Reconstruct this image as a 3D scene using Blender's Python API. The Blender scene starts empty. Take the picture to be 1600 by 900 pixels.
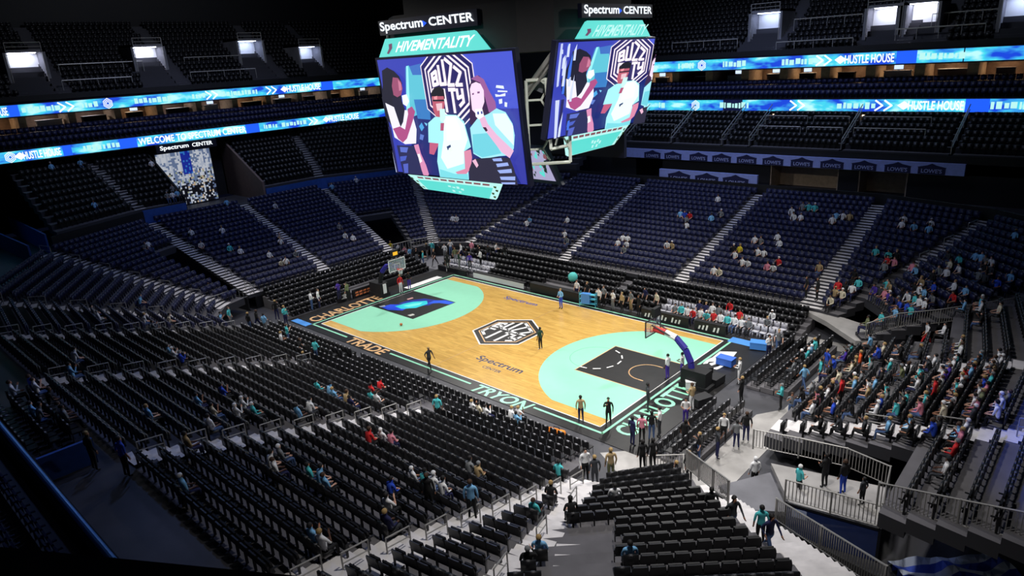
import bpy, bmesh, math, random
import numpy as np
from mathutils import Vector, Matrix

# ------------------------------------------------------------------ camera, world, lights, exposure
scene = bpy.context.scene
COL = scene.collection
RX = Vector((0.73793381, 0.67243113, -0.05735904))
UX = Vector((-0.17298561, 0.27061795, 0.94701737))
FX = Vector((-0.65232635, 0.68891385, -0.31601905))
CAMP = Vector((49.3791265, -28.5319444, 20.3542307))
FPX = 1080.0
cd = bpy.data.cameras.new('camera')
cam = bpy.data.objects.new('camera', cd)
COL.objects.link(cam)
M3 = Matrix((RX, UX, -FX)).transposed()
cam.matrix_world = Matrix.Translation(CAMP) @ M3.to_4x4()
cd.sensor_width = 36.0
cd.lens = FPX * 36.0 / 1600.0
cd.clip_start = 0.1
cd.clip_end = 400
scene.camera = cam

scene.view_settings.view_transform = 'Standard'
scene.view_settings.look = 'None'
scene.view_settings.gamma = 1.0
scene.view_settings.use_curve_mapping = False
scene.view_settings.exposure = 0.0

w = bpy.data.worlds.new('world')
scene.world = w
w.use_nodes = True
w.node_tree.nodes['Background'].inputs[0].default_value = (0.25, 0.35, 1.0, 1)
w.node_tree.nodes['Background'].inputs[1].default_value = 0.006


def spot(name, loc, target, power, angle, blend, color=(1, 1, 1), size=0.8):
    l = bpy.data.lights.new(name, 'SPOT')
    l.energy = power
    l.spot_size = math.radians(angle)
    l.spot_blend = blend
    l.color = color
    l.shadow_soft_size = size
    o = bpy.data.objects.new(name, l)
    COL.objects.link(o)
    o.location = loc
    o.rotation_euler = (Vector(target) - Vector(loc)).to_track_quat('-Z', 'Y').to_euler()
    return o


# the arena's sports lights hang from the catwalks in a ring round the court
CW, CWB = (1.0, 0.97, 0.93), (0.45, 0.55, 1.0)
spot('sports_light', (-8, -10, 30), (10, 7.6, 0), 21000, 80, 1.0, CW)
spot('sports_light', (37, -10, 30), (22, 7.6, 0), 22000, 80, 1.0, CW)
spot('sports_light', (-8, 26, 30), (8, 7.6, 0), 21000, 80, 1.0, CW)
spot('sports_light', (37, 26, 30), (22, 7.6, 0), 20000, 80, 1.0, CW)
spot('sports_light', (14.3, -16, 31), (14.3, 6, 0), 20000, 80, 1.0, CW)
spot('sports_light', (14.3, 31, 31), (14.3, 8, 0), 20000, 80, 1.0, CW)
spot('sports_light', (31, 7, 31), (33, 5, 0), 21000, 80, 1.0, CW)
spot('sports_light', (40, -12, 30), (35, -8, 1), 14000, 80, 1.0, CW)
# a blue effect light rakes the upper rows of the right end stand
spot('blue_spot', (40, -16, 24), (54, 5, 6), 45000, 34, 0.8, (0.03, 0.12, 1.0), 0.3)
spot('blue_spot', (12, -14, 22), (20, -24, 6), 1500, 60, 0.8, (0.25, 0.4, 1.0), 0.5)  # added fill spot that brightens the near ledge and its rail
# added unseen fill spots, mostly blue, that brighten stands, tiers and upper decks
spot('house_fill', (14, 7, 36), (14, 7, 0), 8000, 125, 0.6, CWB, 3.0)
spot('house_fill', (14, 34, 33), (14, 44, 8), 6500, 110, 0.8, CWB, 2.0)
spot('house_fill', (-14, 8, 33), (-26, 8, 8), 5500, 110, 0.8, CWB, 2.0)
spot('house_fill', (-14, 8, 40), (-41, 8, 23), 6000, 100, 0.9, (0.8, 0.85, 1.0), 1.5)
spot('house_fill', (20, 30, 40), (22, 54, 23), 6000, 110, 0.9, (0.7, 0.8, 1.0), 1.5)
spot('sports_light', (-14, 26, 30), (-4, 18, 0), 9000, 50, 1.0, CW)  # added spot to brighten the crowd in the far left corner
spot('sports_light', (-14, -8, 30), (-5, -2, 0), 7000, 50, 1.0, CW)

# ------------------------------------------------------------------ materials
MATS = {}



def lin(c):
    return tuple((v / 255.0 / 12.92) if v / 255.0 <= 0.04045 else ((v / 255.0 + 0.055) / 1.055) ** 2.4 for v in c)


def mat(name, rgb, rough=0.7, metal=0.0, emit=0.0, noise=0.0, nscale=3.0, spec=0.5, alpha=1.0, trans=0.0):
    """rgb in 0..255 sRGB; a little procedural noise varies the surface."""
    if name in MATS:
        return MATS[name]
    m = bpy.data.materials.new(name)
    m.use_nodes = True
    nt = m.node_tree
    b = nt.nodes['Principled BSDF']
    c = lin(rgb)
    b.inputs['Base Color'].default_value = (*c, 1)
    b.inputs['Roughness'].default_value = rough
    b.inputs['Metallic'].default_value = metal
    b.inputs['Specular IOR Level'].default_value = spec
    if trans:
        b.inputs['Transmission Weight'].default_value = trans
    if alpha < 1:
        b.inputs['Alpha'].default_value = alpha
    if emit:
        b.inputs['Emission Color'].default_value = (*c, 1)
        b.inputs['Emission Strength'].default_value = emit
        b.inputs['Base Color'].default_value = (0.01, 0.01, 0.01, 1)
    if noise:
        tc = nt.nodes.new('ShaderNodeTexCoord')
        n = nt.nodes.new('ShaderNodeTexNoise')
        n.inputs['Scale'].default_value = nscale
        n.inputs['Detail'].default_value = 4
        r = nt.nodes.new('ShaderNodeMapRange')
        r.inputs[1].default_value = 0.3
        r.inputs[2].default_value = 0.7
        r.inputs[3].default_value = 1 - noise
        r.inputs[4].default_value = 1 + noise
        v = nt.nodes.new('ShaderNodeVectorMath')
        v.operation = 'SCALE'
        v.inputs[0].default_value = c
        nt.links.new(tc.outputs['Object'], n.inputs['Vector'])
        nt.links.new(n.outputs['Fac'], r.inputs[0])
        nt.links.new(r.outputs[0], v.inputs['Scale'])
        nt.links.new(v.outputs[0], b.inputs['Base Color'])
    MATS[name] = m
    return m


def emis_attr(name, strength):
    m = bpy.data.materials.new(name)
    m.use_nodes = True
    nt = m.node_tree
    b = nt.nodes['Principled BSDF']
    a = nt.nodes.new('ShaderNodeAttribute')
    a.attribute_name = 'pic'
    nt.links.new(a.outputs['Color'], b.inputs['Emission Color'])
    b.inputs['Emission Strength'].default_value = strength
    b.inputs['Base Color'].default_value = (0.005, 0.005, 0.005, 1)
    b.inputs['Roughness'].default_value = 0.6
    return m


def wood_mat():
    m = bpy.data.materials.new('maple_planks')
    m.use_nodes = True
    nt = m.node_tree
    b = nt.nodes['Principled BSDF']
    tc = nt.nodes.new('ShaderNodeTexCoord')
    mp = nt.nodes.new('ShaderNodeMapping')
    mp.inputs['Scale'].default_value = (0.45, 3.0, 1)
    n = nt.nodes.new('ShaderNodeTexNoise')
    n.inputs['Scale'].default_value = 2.2
    n.inputs['Detail'].default_value = 5
    br = nt.nodes.new('ShaderNodeTexBrick')
    br.inputs['Scale'].default_value = 1.0
    br.inputs['Brick Width'].default_value = 2.2
    br.inputs['Row Height'].default_value = 0.3
    br.inputs['Mortar Size'].default_value = 0.004
    br.inputs['Color1'].default_value = (*lin((220, 178, 98)), 1)
    br.inputs['Color2'].default_value = (*lin((205, 162, 86)), 1)
    br.inputs['Mortar'].default_value = (*lin((160, 120, 66)), 1)
    cr = nt.nodes.new('ShaderNodeMapRange')
    cr.inputs[1].default_value = 0.3
    cr.inputs[2].default_value = 0.7
    cr.inputs[3].default_value = 0.82
    cr.inputs[4].default_value = 1.12
    v = nt.nodes.new('ShaderNodeVectorMath')
    v.operation = 'SCALE'
    L = nt.links.new
    L(tc.outputs['Object'], mp.inputs['Vector'])
    L(mp.outputs[0], n.inputs['Vector'])
    L(tc.outputs['Object'], br.inputs['Vector'])
    L(br.outputs['Color'], v.inputs[0])
    L(n.outputs['Fac'], cr.inputs[0])
    L(cr.outputs[0], v.inputs['Scale'])
    L(v.outputs[0], b.inputs['Base Color'])
    b.inputs['Roughness'].default_value = 0.2
    return m


def led_mat():
    """ribbon board picture: blue ground with cyan waves running along it"""
    m = bpy.data.materials.new('led_picture')
    m.use_nodes = True
    nt = m.node_tree
    b = nt.nodes['Principled BSDF']
    tc = nt.nodes.new('ShaderNodeTexCoord')
    mp = nt.nodes.new('ShaderNodeMapping')
    mp.inputs['Scale'].default_value = (0.35, 0.35, 0.9)
    n = nt.nodes.new('ShaderNodeTexNoise')
    n.inputs['Scale'].default_value = 1.0
    n.inputs['Detail'].default_value = 3
    cr = nt.nodes.new('ShaderNodeValToRGB')
    e = cr.color_ramp.elements
    e[0].position = 0.38
    e[0].color = (*lin((25, 70, 215)), 1)
    e[1].position = 0.66
    e[1].color = (*lin((185, 245, 255)), 1)
    x = e.new(0.47)
    x.color = (*lin((60, 165, 235)), 1)
    x = e.new(0.56)
    x.color = (*lin((70, 215, 235)), 1)
    L = nt.links.new
    L(tc.outputs['Object'], mp.inputs['Vector'])
    L(mp.outputs[0], n.inputs['Vector'])
    L(n.outputs['Fac'], cr.inputs[0])
    L(cr.outputs[0], b.inputs['Emission Color'])
    b.inputs['Emission Strength'].default_value = 1.1
    b.inputs['Base Color'].default_value = (0.01, 0.01, 0.01, 1)
    return m


M_CONC = mat('concrete', (118, 118, 124), 0.85, noise=0.18, nscale=0.8)
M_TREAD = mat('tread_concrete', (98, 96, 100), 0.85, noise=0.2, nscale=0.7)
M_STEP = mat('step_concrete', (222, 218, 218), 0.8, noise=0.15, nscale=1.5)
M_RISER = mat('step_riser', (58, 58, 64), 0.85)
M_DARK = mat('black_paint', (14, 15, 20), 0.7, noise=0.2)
M_FLOOR = mat('dark_floor', (66, 66, 72), 0.5, noise=0.3, nscale=0.5)
M_WALK = mat('walkway_concrete', (165, 162, 160), 0.6, noise=0.25, nscale=0.6)
M_NAVY = mat('navy_plastic', (33, 38, 76), 0.45, noise=0.1, nscale=8)
M_BLACKP = mat('black_plastic', (24, 24, 27), 0.42, noise=0.1, nscale=8)
M_METAL = mat('grey_metal', (165, 163, 160), 0.45, metal=0.3)
M_DMETAL = mat('dark_metal', (45, 46, 52), 0.5, metal=0.5)
M_BLUEW = mat('blue_wall_paint', (38, 84, 170), 0.7, noise=0.15)
M_BROWN = mat('brown_wall_paint', (125, 105, 98), 0.8, noise=0.1)
M_WHITE = mat('white_paint', (235, 235, 235), 0.6)
M_MINT = mat('mint_court_paint', (150, 222, 190), 0.32, noise=0.02, nscale=2)
M_BLACKC = mat('black_court_paint', (30, 29, 30), 0.4, noise=0.25, nscale=2)
M_GLASS = mat('clear_glass', (200, 215, 225), 0.05, alpha=0.25)
M_WOOD = wood_mat()
M_LED = led_mat()
M_PIC = emis_attr('screen_picture', 1.15)
M_LEDW = mat('led_white', (240, 248, 255), emit=1.3)
M_LEDN = mat('led_navy', (8, 14, 60), emit=1.0)
M_LEDB = mat('led_blue', (30, 90, 240), emit=1.2)
M_LEDM = mat('led_mint', (95, 225, 215), emit=1.0)
M_LEDP = mat('led_pale_mint', (190, 250, 245), emit=1.0)
M_PERI = mat('periwinkle_banner', (165, 180, 250), 0.7, noise=0.08)
M_NAVYB = mat('navy_print', (22, 26, 78), 0.7)
M_TAN = mat('tan_wall', (186, 164, 140), 0.8, noise=0.15)
M_WARM = mat('warm_lamp', (255, 214, 170), emit=7.0)
M_BRIGHT = mat('white_lamp', (235, 225, 225), emit=6.0)
M_GOLD = mat('gold_court_paint', (225, 180, 130), 0.4)

# ------------------------------------------------------------------ helpers


def mesh_obj(name, verts, faces, m, parent=None, mi=None):
    me = bpy.data.meshes.new(name)
    me.from_pydata([tuple(v) for v in verts], [], faces)
    for k in (m if isinstance(m, (list, tuple)) else [m]):
        me.materials.append(k)
    if mi is not None:
        me.polygons.foreach_set('material_index', mi)
    me.update()
    o = bpy.data.objects.new(name, me)
    COL.objects.link(o)
    if parent:
        o.parent = parent
    return o


def tag(o, label=None, cat=None, group=None, kind=None):
    if label:
        o['label'] = label
    if cat:
        o['category'] = cat
    if group:
        o['group'] = group
    if kind:
        o['kind'] = kind
    return o


def empty(name, loc=(0, 0, 0), rz=0, label=None, cat=None, group=None):
    o = bpy.data.objects.new(name, None)
    o.empty_display_size = 0.2
    COL.objects.link(o)
    o.location = loc
    o.rotation_euler = (0, 0, rz)
    return tag(o, label, cat, group)


def copy_tree(o, parent=None):
    c = o.copy()
    COL.objects.link(c)
    if parent:
        c.parent = parent
    for ch in o.children:
        copy_tree(ch, c)
    return c


class MB:
    def __init__(s):
        s.v, s.f, s.m = [], [], []

    def add(s, vs, fs, mi=0):
        n = len(s.v)
        s.v += [Vector(v) for v in vs]
        s.f += [tuple(i + n for i in f) for f in fs]
        s.m += [mi] * len(fs)

    def box(s, lo, hi, mi=0, M=None):
        x0, y0, z0 = lo
        x1, y1, z1 = hi
        vs = [Vector(q) for q in ((x0, y0, z0), (x1, y0, z0), (x1, y1, z0), (x0, y1, z0), (x0, y0, z1), (x1, y0, z1), (x1, y1, z1), (x0, y1, z1))]
        if M:
            vs = [M @ q for q in vs]
        s.add(vs, [(0, 3, 2, 1), (4, 5, 6, 7), (0, 1, 5, 4), (1, 2, 6, 5), (2, 3, 7, 6), (3, 0, 4, 7)], mi)

    def tube(s, a, b, r, n=6, mi=0, r2=None):
        a, b = Vector(a), Vector(b)
        r2 = r if r2 is None else r2
        d = (b - a).normalized()
        t = d.orthogonal().normalized()
        u = d.cross(t)
        vs = []
        for c, rr in ((a, r), (b, r2)):
            for k in range(n):
                an = 2 * math.pi * k / n
                vs.append(c + t * math.cos(an) * rr + u * math.sin(an) * rr)
        fs = [(k, (k + 1) % n, n + (k + 1) % n, n + k) for k in range(n)]
        fs += [tuple(range(n))[::-1], tuple(range(n, 2 * n))]
        s.add(vs, fs, mi)

    def path(s, pts, r, n=6, mi=0):
        for a, b in zip(pts, pts[1:]):
            s.tube(a, b, r, n, mi)

    def prism(s, poly, z0, z1, mi=0):
        n = len(poly)
        vs = [(x, y, z0) for x, y in poly] + [(x, y, z1) for x, y in poly]
        fs = [(k, (k + 1) % n, n + (k + 1) % n, n + k) for k in range(n)] + [tuple(range(n))[::-1], tuple(range(n, 2 * n))]
        s.add(vs, fs, mi)

    def build(s, name, m, parent=None):
        return mesh_obj(name, s.v, s.f, m, parent, s.m)


def area2(p):
    return sum(p[i][0] * p[(i + 1) % len(p)][1] - p[(i + 1) % len(p)][0] * p[i][1] for i in range(len(p)))


def ccw(p):
    return list(p) if area2(p) > 0 else list(p)[::-1]


def project(P):
    d = Vector(P) - CAMP
    z = d.dot(FX)
    if z < 0.5:
        return None
    return (800 + FPX * d.dot(RX) / z, 450 - FPX * d.dot(UX) / z)


def floor_at(px, py, z):
    """the point of the horizontal level z that is seen in that direction"""
    d = FX + RX * ((px - 800) / FPX) - UX * ((py - 450) / FPX)
    return CAMP + d * ((z - CAMP.z) / d.z)


def flat(name, poly, z, m, parent=None, th=0.004):
    b = MB()
    b.prism(ccw(poly), z, z + th)
    return b.build(name, m, parent)


def stroke(a, b, w):
    ax, ay = a
    bx, by = b
    L = math.hypot(bx - ax, by - ay) or 1
    nx, ny = -(by - ay) / L * w / 2, (bx - ax) / L * w / 2
    ex, ey = (bx - ax) / L * w / 2 * 0.6, (by - ay) / L * w / 2 * 0.6
    return [(ax - ex + nx, ay - ey + ny), (ax - ex - nx, ay - ey - ny), (bx + ex - nx, by + ey - ny), (bx + ex + nx, by + ey + ny)]


TEXTS = {}


def text_geo(body):
    """flat outline of a word in a unit box, as verts and faces"""
    if body in TEXTS:
        return TEXTS[body]
    c = bpy.data.curves.new('lettering', 'FONT')
    c.body = body
    c.size = 1.0
    c.resolution_u = 3
    c.offset = 0.022
    o = bpy.data.objects.new('lettering', c)
    COL.objects.link(o)
    dg = bpy.context.evaluated_depsgraph_get()
    me = bpy.data.meshes.new_from_object(o.evaluated_get(dg))
    vs = np.array([v.co[:2] for v in me.vertices])
    fs = [tuple(p.vertices) for p in me.polygons]
    bpy.data.objects.remove(o)
    bpy.data.curves.remove(c)
    bpy.data.meshes.remove(me)
    lo, hi = vs.min(0), vs.max(0)
    vs = (vs - lo) / (hi - lo)
    TEXTS[body] = (vs, fs)
    return TEXTS[body]


def lettering(name, body, origin, xdir, ydir, m, parent=None, lift=0.0):
    """a word filling the parallelogram origin, origin+xdir, origin+ydir"""
    vs, fs = text_geo(body)
    O, X, Y = Vector(origin), Vector(xdir), Vector(ydir)
    n = X.cross(Y).normalized() * lift
    return mesh_obj(name, [O + X * a + Y * b + n for a, b in vs], fs, m, parent)


# ------------------------------------------------------------------ the emblem: an upright hexagon with BUZZ over CITY
HW, HS, HA = 2.35, 1.35, 2.95
GLYPH = {
    'B': [((0, 0), (0, 1)), ((0, 1), (.8, .9)), ((.8, .9), (.8, .55)), ((.8, .55), (0, .5)), ((.8, .5), (.9, .1)), ((.9, .1), (0, 0))],
    'U': [((0, 1), (0, .05)), ((0, .05), (.9, .05)), ((.9, .05), (.9, 1))],
    'Z': [((0, 1), (.95, 1)), ((.95, 1), (0, 0)), ((0, 0), (.95, 0))],
    'C': [((.9, 1), (0, 1)), ((0, 1), (0, 0)), ((0, 0), (.9, 0))],
    'I': [((.5, 0), (.5, 1))],
    'T': [((0, 1), (1, 1)), ((.5, 1), (.5, 0))],
    'Y': [((0, 1), (0, .5)), ((0, .5), (.9, .5)), ((.9, 1), (.9, 0)), ((.9, 0), (.2, 0))],
}


def hexa(k, dx=0.0):
    a, b, c = HW * k, HS * k, HA * k
    return [(0, c), (-a, b), (-a, -b), (0, -c), (a, -b), (a, b)]


def court_emblem():
    out = [(1, hexa(1.05)), (0, hexa(1.0)), (2, hexa(.86)), (0, hexa(.82))]
    return out + letters_in(.78, .24)


def letters_in(K, wdt):
    out = []
    a, c, b = HW * K, HA * K, HS * K
    for word, sgn in (('BUZZ', 1), ('CITY', -1)):
        n = len(word)
        for i, ch in enumerate(word):
            x0 = -a + 2 * a * (i + 0.12) / n
            wd = 2 * a / n * 0.72

            def warp(p):
                x = x0 + wd * p[0]
                top = c + (b - c) * abs(x) / a
                lo_, hi_ = (0.2, top - 0.12) if sgn > 0 else (-(top - 0.12), -0.2)
                return (x, lo_ + (hi_ - lo_) * p[1])
            for s0, s1 in GLYPH[ch]:
                out.append((1, stroke(warp(s0), warp(s1), wdt)))
    return out


def emblem_polys():
    """list of (shade, polygon); shade 0 dark, 1 white"""
    out = [(1, hexa(1.03)), (0, hexa(1.0)), (1, hexa(.88)), (0, hexa(.83)), (1, hexa(.76)), (0, hexa(.70))]
    K = 0.63
    a, c, b = HW * K, HA * K, HS * K
    for word, sgn in (('BUZZ', 1), ('CITY', -1)):
        n = len(word)
        for i, ch in enumerate(word):
            x0 = -a + 2 * a * (i + 0.1) / n
            wd = 2 * a / n * 0.72

            def warp(p):
                x = x0 + wd * p[0]
                top = c + (b - c) * abs(x) / a
                lo_, hi_ = (0.14, top - 0.08) if sgn > 0 else (-(top - 0.08), -0.14)
                return (x, lo_ + (hi_ - lo_) * p[1])
            for s0, s1 in GLYPH[ch]:
                out.append((1, stroke(warp(s0), warp(s1), 0.23)))
    return out


# ------------------------------------------------------------------ seating stand: rows of treads between two side lines
SEATS = {'arena_seat': [], 'courtside_chair': []}   # kind -> list of dicts
PERCH = []                                           # places people can sit


def lerp(a, b, t):
    return (a[0] + (b[0] - a[0]) * t, a[1] + (b[1] - a[1]) * t)


def stand(name, ia, ib, oa, ob, zi, zo, n, where, kind='arena_seat', margin=0.7, base=-0.3, holes=(), seatrows=None,
          m=None, pitch=0.54, mats=None, sides=True):
    """ia/ib inner corners, oa/ob outer corners (plan), n rows.  holes: (row0,row1,u0,u1) left without floor or seats.
       where = words for labels"""
    b = MB()
    rise = (zo - zi) / n

    def pt(u, t):
        return lerp(lerp(ia, ib, u), lerp(oa, ob, u), t)
    cx = [(ia[0] + ib[0]) / 2 - (oa[0] + ob[0]) / 2, (ia[1] + ib[1]) / 2 - (oa[1] + ob[1]) / 2]
    for k in range(n):
        t0, t1 = k / n, (k + 1) / n
        z = zi + rise * (k + 0.5)
        spans = [(0.0, 1.0)]
        for (r0, r1, u0, u1) in holes:
            if r0 <= k < r1:
                new = []
                for a_, b_ in spans:
                    if u0 > a_:
                        new.append((a_, min(u0, b_)))
                    if u1 < b_:
                        new.append((max(u1, a_), b_))
                spans = new
        for (a_, b_) in spans:
            if b_ - a_ < 1e-3:
                continue
            poly = [pt(a_, t0), pt(b_, t0), pt(b_, t1), pt(a_, t1)]
            q_ = ccw(poly)
            z_ = z - rise - 0.35
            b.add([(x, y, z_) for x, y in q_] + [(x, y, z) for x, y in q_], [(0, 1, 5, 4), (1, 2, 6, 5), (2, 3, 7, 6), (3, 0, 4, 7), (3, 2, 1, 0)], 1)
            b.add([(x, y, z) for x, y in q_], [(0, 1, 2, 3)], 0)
            A, B = pt(a_, t0 + 0.62 / n), pt(b_, t0 + 0.62 / n)
            L = math.hypot(B[0] - A[0], B[1] - A[1])
            ma = margin if a_ == 0.0 else 0.35
            mb = margin if b_ == 1.0 else 0.35
            cnt = int((L - ma - mb) / pitch) + 1 if L > ma + mb else 0
            if seatrows and not (seatrows[0] <= k < seatrows[1]):
                cnt = 0
            dx, dy = (B[0] - A[0]) / L, (B[1] - A[1]) / L
            nx, ny = -dy, dx
            if nx * cx[0] + ny * cx[1] < 0:
                nx, ny = -nx, -ny
            rz = math.atan2(-nx, ny)
            off = (L - ma - mb - (cnt - 1) * pitch) / 2 + ma
            for j in range(cnt):
                s = off + j * pitch
                SEATS[kind].append(dict(p=(A[0] + dx * s, A[1] + dy * s, z), rz=rz, row=k + 1, seat=j + 1, where=where, occ=False, mats=mats))
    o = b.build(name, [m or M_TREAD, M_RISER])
    tag(o, kind='structure')
    return o


def stairs(inner, outer, zi, zo, n, label, width=1.15, k0=0, k1=None):
    """aisle stairs on a stand: two steps to each row"""
    b = MB()
    k1 = n if k1 is None else k1
    d = Vector((outer[0] - inner[0], outer[1] - inner[1]))
    L = d.length
    d /= L
    s = Vector((-d.y, d.x))
    rise = (zo - zi) / n
    for k in range(k0, k1):
        for h in range(2):
            a0, a1 = (k + h / 2) / n * L, (k + (h + 1) / 2) / n * L
            z = zi + rise * (k + 0.5) + 0.02 + h * rise / 2
            P = [Vector(inner) + d * a + s * q for a, q in ((a0, -width / 2), (a1, -width / 2), (a1, width / 2), (a0, width / 2))]
            zz = z - rise * 1.0 - 0.05
            poly = ccw([tuple(q) for q in P])
            vs = [(x, y, zz) for x, y in poly] + [(x, y, z) for x, y in poly]
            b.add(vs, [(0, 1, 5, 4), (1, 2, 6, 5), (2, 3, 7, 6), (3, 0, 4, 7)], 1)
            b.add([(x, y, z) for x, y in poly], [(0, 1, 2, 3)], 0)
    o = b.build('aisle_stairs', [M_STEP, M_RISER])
    tag(o, label, 'stairs', 'aisle stairs of the stands')
    return o


ORD = ['zeroth', 'first', 'second', 'third', 'fourth', 'fifth', 'sixth', 'seventh', 'eighth', 'ninth', 'tenth', 'eleventh', 'twelfth']


def nth(k):
    if k < len(ORD):
        return ORD[k]
    if k % 10 == 1 and k != 11:
        return '%dst' % k
    if k % 10 == 2 and k != 12:
        return '%dnd' % k
    if k % 10 == 3 and k != 13:
        return '%drd' % k
    return '%dth' % k

# ------------------------------------------------------------------ the setting: ground, lower bowl, upper tiers
floor = mesh_obj('floor', [(-70, -45, -0.03), (95, -45, -0.03), (95, 90, -0.03), (-70, 90, -0.03)], [(0, 1, 2, 3)], M_FLOOR)
tag(floor, kind='structure')

walk = flat('floor_walkway', [(30.2, -2.2), (32.0, -3.2), (35.4, -2.4), (44.5, -10.6), (49.5, -13), (49.5, -7), (43.5, -4.2), (37.0, -2.6), (37.0, 19.4), (33.0, 19.4), (33.0, 18), (36.0, 18), (36.0, 8.0), (35.0, 6.5), (35.0, -0.7), (31.5, -0.9)], -0.02, M_WALK, th=0.012)
tag(walk, kind='structure')
wk2 = flat('floor_walkway', [(-8.3, -6.3), (-3.0, -2.0), (-2.0, -1.6), (-2.0, -6.3)], -0.02, M_CONC, th=0.012)
tag(wk2, kind='structure')
wk3 = flat('floor_walkway', [(-8.3, 21.5), (-8.3, 16.0), (-3.0, 16.0), (-3.0, 21.5)], -0.02, M_CONC, th=0.012)
tag(wk3, kind='structure')

ZI, ZO, NR = 1.3, 6.2, 18
# side lines of the sections: (inner, outer) in plan
LN = {
    'N3': ((32.6, -6.6), (33.2, -21.8)), 'N2': ((21.2, -6.6), (21.7, -21.8)), 'N1': ((9.8, -6.6), (10.1, -21.8)),
    'N0': ((-0.9, -6.6), (0.2, -21.8)), 'A': ((-5.0, -6.6), (-9.6, -20.6)), 'L4': ((-7.6, -4.4), (-21.2, -13.4)),
    'L3': ((-8.6, -1.2), (-26.0, -2.8)), 'L2': ((-8.6, 6.5), (-26.0, 7.4)), 'L1': ((-8.6, 14.4), (-26.0, 18.0)),
    'F0': ((-7.6, 19.6), (-21.2, 28.6)), 'F1': ((-4.4, 21.6), (-1.0, 36.8)), 'F2': ((8.8, 21.6), (8.5, 36.8)),
    'F3': ((21.4, 21.6), (21.8, 36.8)), 'F4': ((32.4, 21.4), (32.5, 36.8)), 'F5': ((34.6, 21.0), (40.8, 34.4)),
    'R3': ((37.2, 17.6), (50.5, 27.0)), 'R2': ((37.2, 11.5), (54.5, 13.2)), 'R1': ((37.2, 3.6), (54.5, 3.9)), 'R0': ((37.4, -2.6), (54.5, -5.2)),
    'C0': ((32.9, -6.2), (38.2, -21.2)), 'C1': ((35.3, -2.9), (47.2, -13.4)),
}


def sec(a, b, where, n=NR, **k):
    A, B = LN[a], LN[b]
    return stand('floor_terrace', A[0], B[0], A[1], B[1], ZI, ZO, n, where, **k)


sec('N2', 'N3', 'near stand right of middle stairs', mats='near')
sec('N1', 'N2', 'near stand left of middle stairs', mats='near')
sec('N0', 'N1', 'near stand by the left corner', mats='near')
sec('A', 'N0', 'near left corner stand')
sec('L4', 'A', 'left corner stand', margin=1.0)
sec('L3', 'L4', 'left end stand beside the corner', holes=((0, 12, 0.0, 0.38),))
sec('L2', 'L3', 'left end stand behind the basket')
sec('L1', 'L2', 'left end stand centre')
sec('F0', 'L1', 'far left corner stand', holes=((0, 9, 0.48, 1.0),))
sec('F1', 'F0', 'far corner stand under the scoreboard')
sec('F2', 'F1', 'far stand, left block')
sec('F3', 'F2', 'far stand, middle block')
sec('F4', 'F3', 'far stand, right block')
sec('F5', 'F4', 'far right corner stand')
sec('R3', 'F5', 'far right corner block', holes=((0, 3, 0.25, 1.0),))
sec('R2', 'R3', 'right end stand, far block', mats='near', holes=((0, 6, 0.55, 1.0),))
sec('R1', 'R2', 'right end stand, middle block', mats='near')
sec('R0', 'R1', 'right end stand, near block', mats='near', holes=((0, 7, 0.0, 0.78),))
sec('C0', 'C1', 'near right corner block', seatrows=(0, 17), mats='near')
sec('N3', 'C0', 'wedge beside near right stairs', mats='near')

STAIRS = [('N2', 'grey aisle stairs in the middle of the near stand'), ('N3', 'wide grey aisle stairs at the right end of the near stand'),
          ('N1', 'aisle stairs of the near stand, left of the middle ones'), ('N0', 'aisle stairs at the left corner of the near stand'),
          ('A', 'short dim aisle stairs in the near left corner'), ('L4', 'slanting pale aisle stairs up the left corner'),
          ('L3', 'aisle stairs above the dark tunnel mouth in the left end stand'), ('L2', 'aisle stairs in the middle of the left end stand'),
          ('L1', 'aisle stairs of the left end stand, left of the scoreboard'), ('F0', 'aisle stairs below the scoreboard in the far left corner'),
          ('F1', 'aisle stairs of the far stand, just right of the big screen'), ('F2', 'aisle stairs of the far stand between left and middle blocks'),
          ('F3', 'aisle stairs of the far stand between middle and right blocks'), ('F4', 'wide pale aisle stairs at the right end of the far stand'),
          ('F5', 'striped aisle stairs in the far right corner stand'), ('R2', 'aisle stairs among the crowd in the right end stand'),
          ('R1', 'aisle stairs between crowd and blue lit rows in the right end stand'), ('C0', 'aisle stairs left of the near right corner block')]
for key, lab in STAIRS:
    A = LN[key]
    k0 = {'F5': 8, 'R2': 4, 'L3': 0}.get(key, 0)
    stairs(A[0], A[1], ZI, ZO, NR, lab, width=1.7 if key in ('F4', 'N3', 'L4') else 1.2, k0=k0)
# low flight at the very bottom of the frame inside the corner block
S0, S1 = (36.4, -12.0), (40.4, -17.6)
st = stairs(S0, S1, 3.45, 5.5, 8, 'short grey stairs between the seats of the near right corner block', width=1.7)


def on_short_stairs(s):
    A, B, P = Vector(S0), Vector(S1), Vector(s['p'][:2])
    t = max(0, min(1, (P - A).dot(B - A) / (B - A).length_squared))
    return (P - (A + (B - A) * t)).length < 1.2 and 'corner block' in s['where']


SEATS['arena_seat'] = [s for s in SEATS['arena_seat'] if not on_short_stairs(s)]

st = stairs((35.9, -2.3), (47.9, -12.9), 0.2, ZO, 20, 'pale stairs along the right side of the near corner block', width=1.9)
b = MB()
b.prism(ccw([(32.0, 21.3), (34.2, 19.8), (36.9, 17.4), (38.4, 18.3), (36.6, 20.6), (34.9, 21.2)]), 0.9, 1.25)
tag(b.build('floor_corner_walk', M_WALK), kind='structure')
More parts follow.
